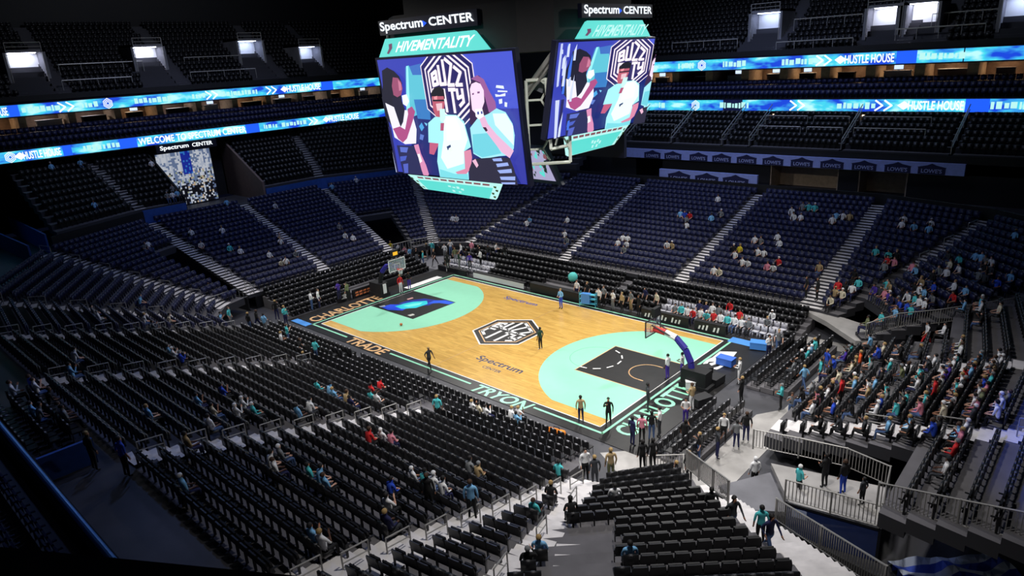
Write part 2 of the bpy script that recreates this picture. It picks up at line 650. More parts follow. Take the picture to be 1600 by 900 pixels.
# front walls under the first rows
for a_, b_ in (('N0', 'N1'), ('N1', 'N2'), ('N2', 'N3'), ('N0', 'A'), ('L3', 'L2'), ('L2', 'L1'), ('F1', 'F2'), ('F2', 'F3'), ('F3', 'F4'), ('F0', 'F1'), ('R2', 'R1')):
    p, q = LN[a_][0], LN[b_][0]
    s = stroke(p, q, 0.08)
    b = MB()
    b.prism(ccw(s), 0, 1.1)
    tag(b.build('wall_front_of_stands', M_DARK), kind='structure')

# vomitory side walls and the fence in the far right corner
for a_, u in (('L3', -.75), ('L1', .75), ('R0', -.75)):
    p, q = LN[a_]
    p, q = (p[0], p[1] + u), (q[0], q[1] + u)
    m_ = lerp(p, q, 0.5)
    s = ccw(stroke(p, m_, 0.12))
    b = MB()
    b.prism(s, 0, 1.2)
    tag(b.build('wall_tunnel', M_DARK), kind='structure')

# --- concourse level behind the lower bowl
b = MB()
b.prism(ccw([(-34, -2.8), (-26.0, -2.8), (-26, 18), (-34, 18)]), 5.6, 6.15)
b.prism(ccw([(-26.0, -2.8), (-34, -10), (-28, -20), (-21.2, -13.4)]), 5.6, 6.15)
b.prism(ccw([(-21.2, -13.4), (-28, -20), (-12, -28), (-9.6, -20.6)]), 5.6, 6.15)
b.prism(ccw([(-9.6, -20.6), (-12, -25), (0.2, -25), (0.2, -21.8)]), 5.6, 6.15)
b.prism(ccw([(0.2, -21.8), (33.2, -21.8), (33.2, -25), (0.2, -25)]), 5.6, 6.15)
b.prism(ccw([(-26, 18), (-21.2, 28.6), (-28, 36), (-34, 18)]), 5.6, 6.15)
b.prism(ccw([(-21.2, 28.6), (-1, 36.8), (-3, 48), (-28, 40)]), 5.6, 6.15)
b.prism(ccw([(-1, 36.8), (32.5, 36.8), (32.5, 48), (-3, 48)]), 5.6, 6.15)
b.prism(ccw([(32.5, 36.8), (40.8, 34.4), (50.5, 27), (62, 40), (50, 48), (32.5, 48)]), 5.6, 6.15)
tag(b.build('floor_concourse', M_FLOOR), kind='structure')


def wall(name, pts, z0, z1, m, th=0.15, kind='structure'):
    b = MB()
    for p, q in zip(pts, pts[1:]):
        b.prism(ccw(stroke(p, q, th)), z0, z1)
    o = b.build(name, m)
    return tag(o, kind=kind)


wall('wall_back_left', [(-22.3, -12.4), (-26.3, -3.0)], 6.15, 7.5, M_DARK)
wall('wall_blue_left', [(-26.3, -3.0), (-26.3, 1.4)], 6.15, 7.6, M_BLUEW)
wall('wall_blue_middle', [(-26.3, 10.8), (-26.3, 18.2)], 6.15, 7.5, M_BLUEW)
wall('wall_blue_corner', [(-26.3, 18.2), (-21.4, 29.0)], 6.15, 7.5, M_BLUEW)
wall('wall_black_far', [(-21.4, 29.0), (-1.0, 37.3), (32.5, 37.3), (41.2, 34.8), (51, 27.4)], 6.15, 7.15, M_DARK)
wall('wall_tunnel_blue', [(-21.9, -12.9), (-36, -12.5)], 6.15, 7.9, M_BLUEW)
wall('wall_tunnel_blue', [(-19.2, -14.9), (-31.5, -15.1)], 6.15, 7.7, M_BLUEW)
wall('wall_near_blue', [(20.6, -24.4), (20.6, -22.6)], 6.15, 7.2, M_BLUEW)

# --- middle tier, left end (both sides of the entrance) and its corners
stand('floor_middle_tier', (-26.5, 18.2), (-26.5, 10.8), (-35.5, 20.2), (-35.5, 10.8), 7.5, 12.9, 11, 'middle tier over the left end', margin=0.6, mats='near')
stand('floor_middle_tier', (-26.5, 1.4), (-26.5, -3.0), (-35.5, 1.4), (-35.5, -4.6), 7.5, 12.9, 11, 'middle tier left of the entrance', margin=0.3, mats='near')
stand('floor_middle_tier', (-26.5, -3.0), (-22.7, -11.8), (-35.5, -4.6), (-35.5, -11.8), 7.5, 12.9, 11, 'middle tier of the left corner', margin=0.8, mats='near')
stand('floor_middle_tier', (-21.4, 29.2), (-26.5, 18.2), (-29.0, 36.5), (-35.5, 20.2), 7.5, 12.9, 11, 'middle tier of the far left corner', margin=0.8, mats='near')
stand('floor_middle_tier', (-1.5, 37.6), (-21.4, 29.2), (-3.0, 46.0), (-29.0, 36.5), 7.5, 12.4, 9, 'middle tier behind the scoreboard', margin=0.8, mats='near')
stairs((-26.5, 18.2), (-35.5, 20.2), 7.5, 12.9, 11, 'dim blue aisle stairs of the middle tier over the left end')
stairs((-26.5, -3.0), (-35.5, -4.6), 7.5, 12.9, 11, 'dim aisle stairs of the middle tier left of the bright entrance')
# entrance recess with its brown side wall, following the slope of the rows
b = MB()
pts = [(-26.5, 6.15), (-35.5, 6.15), (-35.5, 13.3), (-26.5, 8.3)]
for y0, y1 in ((10.55, 10.8),):
    vs = [(x, y0, z) for x, z in pts] + [(x, y1, z) for x, z in pts]
    b.add(vs, [(0, 1, 2, 3), (7, 6, 5, 4), (0, 4, 5, 1), (1, 5, 6, 2), (2, 6, 7, 3), (3, 7, 4, 0)])
tag(b.build('wall_entrance', M_BROWN), kind='structure')
b = MB()
vs = [(x, 1.4, z) for x, z in pts] + [(x, 1.6, z) for x, z in pts]
b.add(vs, [(0, 1, 2, 3), (7, 6, 5, 4), (0, 4, 5, 1), (1, 5, 6, 2), (2, 6, 7, 3), (3, 7, 4, 0)])
tag(b.build('wall_entrance_dark', M_DARK), kind='structure')
wall('wall_concourse_left', [(-36, -30), (-36, 50)], 6.15, 13.4, M_DARK)

# --- far side: club opening, fascia, middle tier
wall('wall_club_back', [(-3, 46.8), (60, 46.8)], 6.15, 13.6, M_DARK)
b = MB()
for x0, x1 in ((20.9, 27.6), (29.3, 33.5)):
    b.box((x0, 43.0, 6.2), (x1, 43.15, 8.5))
    b.box((x0, 40.6, 6.2), (x0 + .15, 43.0, 8.5))
    b.box((x1 - .15, 40.6, 6.2), (x1, 43.0, 8.5))
tag(b.build('wall_club', M_TAN), kind='structure')
wall('wall_club_dark', [(-1.5, 40.6), (5.0, 40.6)], 6.15, 8.6, M_DARK)
wall('wall_club_dark', [(8.6, 40.6), (20.9, 40.6)], 6.15, 8.6, M_DARK)
wall('wall_club_dark', [(27.6, 40.6), (29.3, 40.6)], 6.15, 8.6, M_DARK)
wall('wall_club_dark', [(33.5, 40.6), (45, 40.6), (56, 33)], 6.15, 8.6, M_DARK)
wall('wall_fascia_dark', [(-2, 40.6), (45, 40.6), (56, 33)], 9.64, 10.2, M_DARK, th=0.3)
xs = [-2, 3.5, 9.5, 15.5, 18.5, 27.5, 36.5, 46]
for x0, x1 in zip(xs, xs[1:]):
    stand('floor_middle_tier', (x0 + .15, 40.6), (x1 - .15, 40.6), (x0 + .15, 46.6), (x1 - .15, 46.6), 10.1, 13.2, 7, 'middle tier over the far stand', margin=0.5, mats='near')

for i, x in enumerate(xs[1:-1]):
    rt = empty('sloping_rail', (x, 40.7, 10.3), 0, 'grey sloping rail between blocks of the far middle tier, %s from the scoreboard' % nth(i + 1), 'rail', 'rails of the far middle tier')
    for dz in (.55, 1.0):
        b = MB()
        b.tube((0, 0, dz), (0, 5.6, 2.9 + dz), .05, 6)
        b.build('rail', M_METAL, rt)
    for k in range(4):
        b = MB()
        b.tube((0, 1.8 * k, .93 * k), (0, 1.8 * k, .93 * k + 1.0), .04, 6)
        b.build('post', M_METAL, rt)
for i, (x0, x1) in enumerate(((18.7, 23), (23.6, 27), (4, 9), (28, 34))):
    for k in (2, 4):
        rt = empty('long_rail', (x0, 40.6 + k * .857, 10.35 + k * .44), 0, 'pale horizontal rail over the %s row of the far middle tier, %s pair' % (nth(k), nth(i + 1)), 'rail', 'rails of the far middle tier')
        b = MB()
        b.tube((0, 0, .95), (x1 - x0, 0, .95), .05, 6)
        b.build('rail', M_METAL, rt)
        for q in (0, x1 - x0):
            b = MB()
            b.tube((q, 0, 0), (q, 0, .95), .035, 6)
            b.build('post', M_METAL, rt)

for i in range(9):
    x = 1.0 + i * 4.3
    b = MB()
    b.box((x, 46.68, 12.75), (x + .9, 46.74, 12.95))
    tag(b.build('wall_lamp', M_WARM), 'small warm wall lamp under the lower right ribbon, %s from the scoreboard' % nth(i + 1), 'lamp', 'wall lamps of the far middle tier')

# --- suites behind the lower ribbon, upper deck


def tier_line(kind):
    return {'left': ((-1, 0), (0, 1)), 'far': ((0, 1), (1, 0))}[kind]


stand('floor_suite_terrace', (-38, 46.6), (60, 46.6), (-38, 49.4), (60, 49.4), 14.2, 15.8, 3, 'suite terrace over the far stand', margin=0.5)
stand('floor_suite_terrace', (-33.6, 48), (-33.6, -22), (-36.4, 48), (-36.4, -22), 14.2, 15.8, 3, 'suite terrace over the left end', margin=0.5)
b = MB()
b.box((-42, 49.4, 15.5), (62, 53.5, 15.85))
b.box((-41, -24, 15.5), (-36.4, 50, 15.85))
tag(b.build('floor_suites', M_FLOOR), kind='structure')
b = MB()
b.box((-42, 53.2, 15.85), (62, 53.4, 17.6))
tag(b.build('wall_suites', mat('brown_back_wall', (112, 92, 78), .8, noise=.2)), kind='structure')
b = MB()
b.box((-40.6, -24, 15.85), (-40.4, 53, 17.6))
tag(b.build('wall_suites', mat('brown_back_wall', (112, 92, 78), .8, noise=.2)), kind='structure')
for i in range(-8, 14):
    b = MB()
    b.box((i * 4.4, 49.6, 15.85), (i * 4.4 + 0.9, 53.2, 17.6))
    tag(b.build('wall_suite_partition', M_TAN), kind='structure')
for i in range(-5, 11):
    b = MB()
    b.box((-40.4, i * 4.6, 15.85), (-36.9, i * 4.6 + 0.7, 17.6))
    tag(b.build('wall_suite_partition', M_TAN), kind='structure')
b = MB()
b.box((-45, 48.5, 17.6), (65, 53.5, 17.75))
b.box((-41, -26, 17.6), (-35.5, 48.3, 17.75))
tag(b.build('ceiling_suites', M_DARK), kind='structure')
rnd = random.Random(4)
M_TV = mat('suite_screen', (205, 225, 255), emit=1.2)


def counter(x, y, rz, i, side):
    rt = empty('suite_counter', (x, y, 15.85), rz, 'pale counter inside a suite, %s along the %s' % (nth(i + 1), side), 'counter', 'suite counters on the ' + side)
    w_ = rnd.uniform(.7, 1.3)
    b = MB()
    b.box((-w_, -.3, 0), (w_, .3, 1.0))
    b.build('body', rnd.choice([M_WHITE, M_DARK, M_CONC]), rt)
    b = MB()
    b.box((-w_ - .05, -.35, 1.0), (w_ + .05, .35, 1.06))
    b.build('counter_top', rnd.choice([M_WHITE, M_CONC]), rt)
    if rnd.random() < .5:
        tv = empty('television', (x, y, 15.85 + 1.08), rz, 'small glowing television on a counter, %s along the %s' % (nth(i + 1), side), 'television', 'suite televisions on the ' + side)
        b = MB()
        b.box((-.45, -.03, .06), (.45, .03, .6))
        b.box((-.12, -.1, 0), (.12, .1, .06))
        b.build('case', M_DARK, tv)
        b = MB()
        b.box((-.42, -.04, .09), (.42, -.03, .57))
        b.build('screen', M_TV, tv)


for i in range(12):
    counter(-38.4 + rnd.uniform(-.6, .6), -13.8 + i * 4.6 + rnd.uniform(2.1, 3.2), math.pi / 2, i, 'left end')
for i in range(10):
    counter(i * 4.4 + rnd.uniform(2.2, 3.2), 51.4 + rnd.uniform(-.6, .6), 0, i, 'far side')
for i in range(-2, 13):
    x = i * 4.4 + 2.6
    if rnd.random() < 0.8:
        b = MB()
        b.box((x - 0.9, 51.6, 17.5), (x + 0.9, 52.4, 17.6))
        o = b.build('suite_ceiling_light', M_WARM)
        tag(o, 'warm ceiling light inside a far side suite, %s from the scoreboard' % nth(i + 3), 'ceiling light', 'suite lights on the far side')
for i in range(-4, 8):
    y = i * 4.6 + 2.6
    b = MB()
    b.box((-39.4, y - 0.9, 17.5), (-38.6, y + 0.9, 17.6))
    o = b.build('suite_ceiling_light', M_WARM if i % 3 == 0 else M_BRIGHT)
    tag(o, 'ceiling light inside a suite over the left end, %s from the corner' % nth(i + 5), 'ceiling light', 'suite lights over the left end')

NU = 15
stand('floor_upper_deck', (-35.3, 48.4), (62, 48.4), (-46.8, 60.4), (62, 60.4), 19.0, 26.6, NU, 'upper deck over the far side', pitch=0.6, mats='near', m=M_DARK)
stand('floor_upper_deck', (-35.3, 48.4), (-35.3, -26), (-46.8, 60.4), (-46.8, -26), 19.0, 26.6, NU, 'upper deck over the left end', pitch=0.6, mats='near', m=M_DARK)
wall('wall_upper_parapet', [(62, 48.3), (-35.2, 48.3), (-35.2, -26)], 18.95, 19.5, M_DARK)
wall('wall_top', [(62, 61), (-47.5, 61), (-47.5, -26)], 17, 42, M_DARK)
tag(mesh_obj('ceiling', [(-48, -45, 42), (95, -45, 42), (95, 62, 42), (-48, 62, 42)], [(0, 1, 2, 3)], M_DARK), kind='structure')


def deck_at(px, py, side):
    """point of the upper deck slope seen in that direction"""
    d = FX + RX * ((px - 800) / FPX) - UX * ((py - 450) / FPX)
    lo = 5.0
    for i in range(600):
        P = CAMP + d * (lo + i * 0.25)
        s = (P.y - 48.4) if side == 'far' else (-35.3 - P.x)
        if s > 0 and P.z < 19.2 + s * 0.633:
            return P
    return P


def vomitory(px, py, side, label, light):
    P = deck_at(px, py, side)
    s = (P.y - 48.4) if side == 'far' else (-35.3 - P.x)
    z = 19.0 + s * 0.633
    root = empty('upper_deck_entrance', P if False else (P.x, P.y, z - 0.15), 0 if side == 'far' else math.pi / 2, label, 'entrance', 'lit entrances of the upper deck')
    b = MB()
    b.box((-1.9, -0.2, 0), (-1.65, 3.4, 3.2))
    b.box((1.65, -0.2, 0), (1.9, 3.4, 3.2))
    b.box((-1.9, -0.2, 2.95), (1.9, 3.4, 3.2))
    b.build('surround', M_CONC, root)
    b = MB()
    b.box((-1.65, 2.0, 0.1), (1.65, 2.1, 2.95))
    b.build('back_wall', M_WHITE, root)
    b = MB()
    b.box((-1.2, 0.5, 2.88), (1.2, 1.6, 2.94))
    b.build('ceiling_lamp', light, root)
    b = MB()
    for q in ((-1.6, -0.25), (1.6, -0.25)):
        b.tube((q[0], q[1], 0), (q[0], q[1], 3.9), 0.04)
    b.tube((-1.6, -0.25, 3.9), (1.6, -0.25, 3.9), 0.04)
    b.tube((-1.6, -0.25, 3.5), (1.6, -0.25, 3.5), 0.03)
    b.build('guard_rail', M_METAL, root)
    # stairs running up the deck from the entrance and down to the parapet
    return P


M_VLIT = mat('entrance_lamp', (225, 230, 255), emit=13)
M_VLIT2 = mat('entrance_lamp_dim', (200, 215, 255), emit=9)
VOM = [(48, 125, 'left', 'bright entrance of the upper deck at the far left edge', M_VLIT), (238, 112, 'left', 'bright entrance of the upper deck above the ribbon, second from the edge', M_VLIT),
       (395, 98, 'left', 'dim entrance of the upper deck left of the scoreboard', M_VLIT2), (487, 105, 'left', 'blue lit entrance of the upper deck next to the scoreboard', M_VLIT2),
       (1195, 60, 'far', 'blue lit entrance of the upper deck above the right ribbons', M_VLIT2), (1380, 55, 'far', 'bright entrance of the upper deck, left one of a close pair', M_VLIT),
       (1432, 52, 'far', 'bright entrance of the upper deck, right one of a close pair', M_VLIT), (1595, 45, 'far', 'dim entrance of the upper deck at the right edge', M_VLIT2)]
VP = [vomitory(*v) for v in VOM]


def blocked(s):
    x, y, z = s['p']
    if z < 18.9:
        return False
    for (px, py, side, lab, li), P in zip(VOM, VP):
        a, d = (x - P.x, y - P.y) if side == 'far' else (y - P.y, P.x - x)
        if -2.1 < a < 2.9 and d < 3.6:
            return True
        if 1.5 < a < 2.9:
            return True
    return False


SEATS['arena_seat'] = [s for s in SEATS['arena_seat'] if not blocked(s)]
for i, (x0, y0, x1, y1, side) in enumerate(((1212, 84, 1335, 72, 'far'), (1398, 64, 1536, 60, 'far'), (1050, 82, 1150, 78, 'far'), (1240, 48, 1345, 42, 'far'), (1455, 40, 1560, 36, 'far'), (100, 142, 205, 130, 'left'), (95, 118, 225, 110, 'left'), (300, 128, 400, 119, 'left'), (290, 104, 372, 96, 'left'))):
    P, Q = deck_at(x0, y0, side), deck_at(x1, y1, side)
    if side == 'far':
        Q.y = P.y
    else:
        Q.x = P.x
    s_ = (P.y - 48.4) if side == 'far' else (-35.3 - P.x)
    z_ = 19.2 + s_ * .633
    rt = empty('deck_rail', (P.x, P.y, z_), 0, 'pale rail across the upper deck, %s along the %s' % (nth(i % 5 + 1), 'far side' if side == 'far' else 'left end'), 'rail', 'rails of the upper deck')
    D = Vector((Q.x - P.x, Q.y - P.y, 0))
    b = MB()
    b.tube((0, 0, 1.0), D + Vector((0, 0, 1.0)), .06, 6)
    b.build('rail', M_METAL, rt)
    for t in (0, .25, .5, .75, 1):
        b = MB()
        b.tube(D * t - Vector((0, 0, .3)), D * t + Vector((0, 0, 1.0)), .035, 6)
        b.build('post', M_METAL, rt)
for (px, py, side, lab, li), P in zip(VOM, VP):
    where = lab.replace('entrance of the upper deck', 'entrance').replace('bright ', '').replace('dim ', '').replace('blue lit ', '')
    if side == 'far':
        A, B_ = (P.x + 2.2, 48.6), (P.x + 2.2, 60.2)
    else:
        A, B_ = (-35.5, P.y + 2.2), (-46.6, P.y + 2.2)
    stairs(A, B_, 19.0, 26.6, NU, 'dim upper deck stairs beside the ' + where, width=1.3)

# --- near side: concourse ledge and suites front
b = MB()
b.box((-12, -25.0, 6.15), (30.3, -24.7, 7.9))
tag(b.build('wall_near_ledge', M_DARK), kind='structure')
b = MB()
b.tube((-12, -24.85, 7.98), (30.3, -24.85, 7.98), 0.07, 8)
b.box((-12, -24.95, 7.9), (30.3, -24.75, 7.94))
o = b.build('ledge_rail', mat('blue_rail', (110, 170, 235), 0.35, metal=0.3))
tag(o, 'long blue lit rail on the dark ledge at the lower left', 'rail')
stand('floor_near_middle_tier', (-10, -25.2), (30, -25.2), (-10, -30.0), (30, -30.0), 7.2, 9.6, 6, 'middle tier behind the near ledge', margin=0.5)

# the dark parapet of the photographer's own balcony, close below the lens
A_, B_ = floor_at(-200, 835, 17.6), floor_at(520, 905, 17.6)
C_, D_ = floor_at(560, 1150, 17.6), floor_at(-200, 1150, 17.6)
b = MB()
b.prism(ccw([(q.x, q.y) for q in (A_, B_, C_, D_)]), 17.45, 17.6)
tag(b.build('trim_balcony_parapet', mat('dark_teal_paint', (38, 48, 54), 0.6)), kind='structure')

# ------------------------------------------------------------------ the basketball court
CX, CY, LX, LY = 14.325, 7.62, 28.65, 15.24
court = empty('basketball_court', (0, 0, 0), 0, 'bright basketball court with maple boards, mint arcs and black keys', 'basketball court')
flat('black_apron', [(-3.4, -1.25), (32.0, -1.25), (32.0, 16.6), (-3.4, 16.6)], -0.015, M_BLACKC, court, th=0.02)
flat('wood_boards', [(0, 0), (LX, 0), (LX, LY), (0, LY)], 0.0, M_WOOD, court, th=0.012)
R3 = 7.24
for side in (0, 1):
    hx = 1.6
    arc = [(0, CY - 6.71), (4.3, CY - 6.71)]
    a0 = math.asin(6.71 / R3)
    for k in range(41):
        a = -a0 + 2 * a0 * k / 40
        arc.append((hx + R3 * math.cos(a), CY + R3 * math.sin(a)))
    arc += [(4.3, CY + 6.71), (0, CY + 6.71)]
    if side:
        arc = [(LX - x, y) for x, y in arc]
    flat('three_point_area', arc, 0.012, M_MINT, court, th=0.004)
    key = [(0, CY - 2.44), (5.79, CY - 2.44), (5.79, CY + 2.44), (0, CY + 2.44)]
    if side:
        key = [(LX - x, y) for x, y in key]
    k_ = flat('painted_key', key, 0.016, M_BLACKC, court, th=0.004)
    # key outline
    b = MB()
    kk = key
    for p, q in ((0, 1), (1, 2), (2, 3)):
        b.prism(ccw(stroke(kk[p], kk[q], 0.06)), 0.02, 0.022)
    b.build('key_outline', M_GOLD if side else M_BLACKC, court)
# right key: restricted arc, broken free-throw circle and hash marks
b = MB()
for k in range(24):
    a, c = math.radians(90 + k * 7.5), math.radians(90 + (k + 1) * 7.5)
    x0 = LX - 1.6
    b.prism(ccw(stroke((x0 + 1.22 * math.cos(a), CY + 1.22 * math.sin(a)), (x0 + 1.22 * math.cos(c), CY + 1.22 * math.sin(c)), 0.08)), 0.02, 0.023)
for sg in (-1, 1):
    b.prism(ccw(stroke((LX - 1.6, CY + sg * 1.22), (LX - 1.2, CY + sg * 1.22), 0.08)), 0.02, 0.023)
b.build('restricted_arc', M_GOLD, court)
b = MB()
for k in range(0, 24, 4):
    a, c = math.radians(-90 + k * 7.5), math.radians(-90 + (k + 2) * 7.5)
    x0 = LX - 5.79
    b.prism(ccw(stroke((x0 + 1.83 * math.cos(a), CY + 1.83 * math.sin(a)), (x0 + 1.83 * math.cos(c), CY + 1.83 * math.sin(c)), 0.1)), 0.02, 0.023)
b.build('free_throw_dashes', M_WHITE, court)
b = MB()
for k in range(24):
    a, c = math.radians(90 + k * 7.5), math.radians(90 + (k + 1) * 7.5)
    x0 = LX - 5.79
    b.prism(ccw(stroke((x0 + 1.83 * math.cos(a), CY + 1.83 * math.sin(a)), (x0 + 1.83 * math.cos(c), CY + 1.83 * math.sin(c)), 0.03)), 0.017, 0.019)
b.build('free_throw_circle', mat('dark_mint_line', (95, 175, 150), 0.4), court)
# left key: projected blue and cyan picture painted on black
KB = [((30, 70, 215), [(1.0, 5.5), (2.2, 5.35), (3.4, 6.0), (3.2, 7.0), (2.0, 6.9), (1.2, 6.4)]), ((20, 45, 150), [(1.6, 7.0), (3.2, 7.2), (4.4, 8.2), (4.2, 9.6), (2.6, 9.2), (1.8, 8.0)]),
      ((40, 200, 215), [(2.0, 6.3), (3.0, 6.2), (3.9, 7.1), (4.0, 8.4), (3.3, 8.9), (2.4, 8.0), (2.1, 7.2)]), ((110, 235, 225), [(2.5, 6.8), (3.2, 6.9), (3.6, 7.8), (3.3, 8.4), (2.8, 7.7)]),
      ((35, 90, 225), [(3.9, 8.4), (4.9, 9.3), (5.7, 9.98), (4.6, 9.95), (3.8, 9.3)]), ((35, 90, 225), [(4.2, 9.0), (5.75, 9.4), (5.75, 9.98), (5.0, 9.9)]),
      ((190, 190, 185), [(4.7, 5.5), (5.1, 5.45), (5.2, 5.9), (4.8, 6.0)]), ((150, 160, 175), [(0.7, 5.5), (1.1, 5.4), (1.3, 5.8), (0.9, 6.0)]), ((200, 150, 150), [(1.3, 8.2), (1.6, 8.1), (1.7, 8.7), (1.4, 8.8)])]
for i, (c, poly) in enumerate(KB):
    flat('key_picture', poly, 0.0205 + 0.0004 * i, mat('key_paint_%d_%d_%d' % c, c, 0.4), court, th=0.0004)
# centre logo
b0, b1, b2 = MB(), MB(), MB()
for i, (sh, poly) in enumerate(court_emblem()):
    z = 0.0125 + 0.0003 * min(i, 6)
    (b0, b1, b2)[sh].prism(ccw([(CX + x, CY + y) for x, y in poly]), z, z + 0.0003)
b1.build('centre_logo', M_WHITE, court)
b2.build('centre_logo', M_GOLD, court)
b0.build('centre_logo', M_BLACKC, court)
# border lines
b = MB()
o = 0.5
ring = [(LX + o, -o), (LX + o, LY + o), (-o, LY + o), (-o, -o), (4.4, -o)]
for p, q in list(zip(ring, ring[1:])) + [((10.0, -o), (18.5, -o)), ((24.1, -o), (LX + o, -o))]:
    b.prism(ccw(stroke(p, q, 0.16)), 0.006, 0.010)
b.build('border_line', M_MINT, court)
b = MB()
ring = [(0, 0), (LX, 0), (LX, LY), (0, LY), (0, 0)]
for p, q in zip(ring, ring[1:]):
    b.prism(ccw(stroke(p, q, 0.07)), 0.013, 0.017)
b.build('boundary_line', M_WHITE, court)
b = MB()
b.prism(ccw(stroke((CX, 0), (CX, CY - 3.1), 0.05)), 0.0125, 0.0132)
b.prism(ccw(stroke((CX, CY + 3.1), (CX, LY), 0.05)), 0.0125, 0.0132)
b.build('half_way_line', mat('faint_line', (180, 140, 90), 0.4), court)
# words on the aprons and boards
lettering('lettering', 'TRYON', (18.9, -1.2, 0.012), (4.75, 0, 0), (0.3, 1.05, 0), M_MINT, court)
lettering('lettering', 'TRADE', (4.9, -1.15, 0.012), (4.6, 0, 0), (0.1, 1.0, 0), M_GOLD, court)
lettering('lettering', 'CHARLOTTE', (-0.75, -0.1, 0.012), (0, 7.2, 0), (-1.35, 0, 0), M_GOLD, court)
lettering('lettering', 'CHARLOTTE', (30.75, 0.1, 0.012), (0, 7.3, 0), (-1.35, 0, 0), M_MINT, court)
b = MB()
b.prism([(-1.6, 10.2), (-0.8, 10.2), (-0.8, 14.5), (-1.6, 14.5)], 0.012, 0.014)
b.build('white_panel', M_WHITE, court)
lettering('lettering', 'Spectrum', (15.9, 2.3, 0.0125), (4.3, 0, 0), (0, 0.95, 0), mat('navy_court_paint', (44, 40, 70), 0.4), court)
lettering('lettering', 'CENTER', (17.3, 1.75, 0.0125), (1.7, 0, 0), (0, 0.34, 0), mat('navy_court_paint', (44, 40, 70), 0.4), court)
lettering('lettering', 'Spectrum', (8.6, 13.1, 0.0125), (3.8, 0, 0), (0, 0.8, 0), mat('blue_court_paint', (70, 80, 150), 0.4), court)
lettering('lettering', 'S', (30.6, 10.6, 0.012), (0, 1.7, 0), (-1.35, 0, 0), M_WHITE, court)
b = MB()
for q in ([(29.4, 11.4), (30.6, 12.2), (30.3, 14.0), (29.3, 13.4)], [(33.0 - 3.6, 9.2), (30.2, 9.4), (30.4, 10.2), (29.4, 10.1)]):
    b.prism(ccw(q), 0.012, 0.014)
b.build('white_emblem', M_WHITE, court)
b = MB()
b.prism(ccw([(28.9, 15.35), (31.2, 15.35), (31.2, 16.3), (28.9, 16.3)]), 0.012, 0.014)
b.build('blue_corner_panel', mat('bright_blue_paint', (80, 150, 230), 0.5), court)
b = MB()
b.prism(ccw([(-2.9, -1.15), (-0.6, -1.15), (-0.6, -0.5), (-2.9, -0.5)]), 0.012, 0.014)
b.build('blue_corner_panel', mat('bright_blue_paint', (80, 150, 230), 0.5), court)

# ------------------------------------------------------------------ hoops


def hoop(mirror, label, arm_mats, padm):
    """origin under the backboard centre, arm running back along +x"""
    root = empty('basketball_hoop', (LX - 1.22 if mirror else 1.22, CY, 0), 0 if mirror else math.pi, label, 'basketball hoop')
    b = MB()
    b.box((0, -0.915, 2.9), (0.03, 0.915, 3.97))
    b.build('backboard', M_GLASS, root)
    b = MB()
    for y in (-0.915, 0.885):
        b.box((-0.02, y, 2.9), (0.05, y + 0.04, 3.97))
    for z in (2.88, 3.93):
        b.box((-0.02, -0.915, z), (0.05, 0.925, z + 0.05))
    for y in (-0.3, 0.27):
        b.box((-0.02, y, 3.05), (0.0, y + .03, 3.5))
    b.box((-0.02, -0.3, 3.5), (0.0, 0.3, 3.53))
    b.build('backboard_frame', M_DMETAL if mirror else M_WHITE, root)
    b = MB()
    pts = [(-0.38 + 0.23 * math.cos(a), 0.23 * math.sin(a), 3.05) for a in [2 * math.pi * k / 16 for k in range(17)]]
    b.path(pts, 0.02, 5)
    b.box((-0.17, -0.08, 2.98), (0, 0.08, 3.05))
    b.build('rim', mat('red_rim', (225, 60, 40), 0.4), root)
    b = MB()
    for k in range(12):
        a, c = 2 * math.pi * k / 12, 2 * math.pi * (k + 1) / 12
        for s_ in (1, -1):
            a1 = a + s_ * 0.5
            b.tube((-0.38 + 0.22 * math.cos(a), 0.22 * math.sin(a), 3.04), (-0.38 + 0.13 * math.cos(a1), 0.13 * math.sin(a1), 2.62), 0.008, 3)
    b.build('net', M_WHITE, root)
    # padded arm in pieces
    P = [(0.1, 0, 3.25), (0.95, 0, 3.2), (1.7, 0, 3.0), (2.35, 0, 2.4), (2.75, 0, 1.6), (2.85, 0, 0.9)]
    for i, (p, q) in enumerate(zip(P, P[1:])):
        b = MB()
        b.tube(p, q, 0.2, 8, r2=0.22)
        b.build('arm_padding', arm_mats[i], root)
    b = MB()
    b.tube((0.1, -0.3, 3.6), (1.9, -0.1, 2.9), 0.05)
    b.tube((0.1, 0.3, 3.6), (1.9, 0.1, 2.9), 0.05)
    b.build('brace', M_DMETAL, root)
    b = MB()
    b.box((2.3, -0.45, 0.25), (4.0, 0.45, 1.25))
    b.box((2.2, -0.5, 0.0), (4.2, 0.5, 0.3))
    b.build('base', padm, root)
    b = MB()
    b.box((2.24, -0.18, 0.3), (2.29, 0.18, 1.2))
    b.build('base_label', M_WHITE, root)
    b = MB()
    b.box((0.1, -0.35, 4.15), (0.35, 0.35, 4.75))
    b.tube((0.2, 0, 3.9), (0.2, 0, 4.2), 0.03)
    b.build('shot_clock', M_DARK, root)
    b = MB()
    b.box((0.08, -0.25, 4.3), (0.1, 0.25, 4.6))
    b.build('clock_face', mat('amber_digits', (255, 190, 40), emit=1.0), root)
    return root


MP = mat('purple_padding', (48, 42, 140), 0.5)
MR = mat('red_padding', (220, 60, 60), 0.5)
hoop(True, 'right hoop with red and blue padded arm over the mint arc', [MR, M_WHITE, MP, MP, MP], M_DARK)
hoop(False, 'left hoop with white framed backboard before the left end stand', [MP, MP, MP, M_DARK, M_DARK], M_DARK)

# ------------------------------------------------------------------ ribbon boards
M_BOARD = mat('board_housing', (12, 14, 40), 0.5)


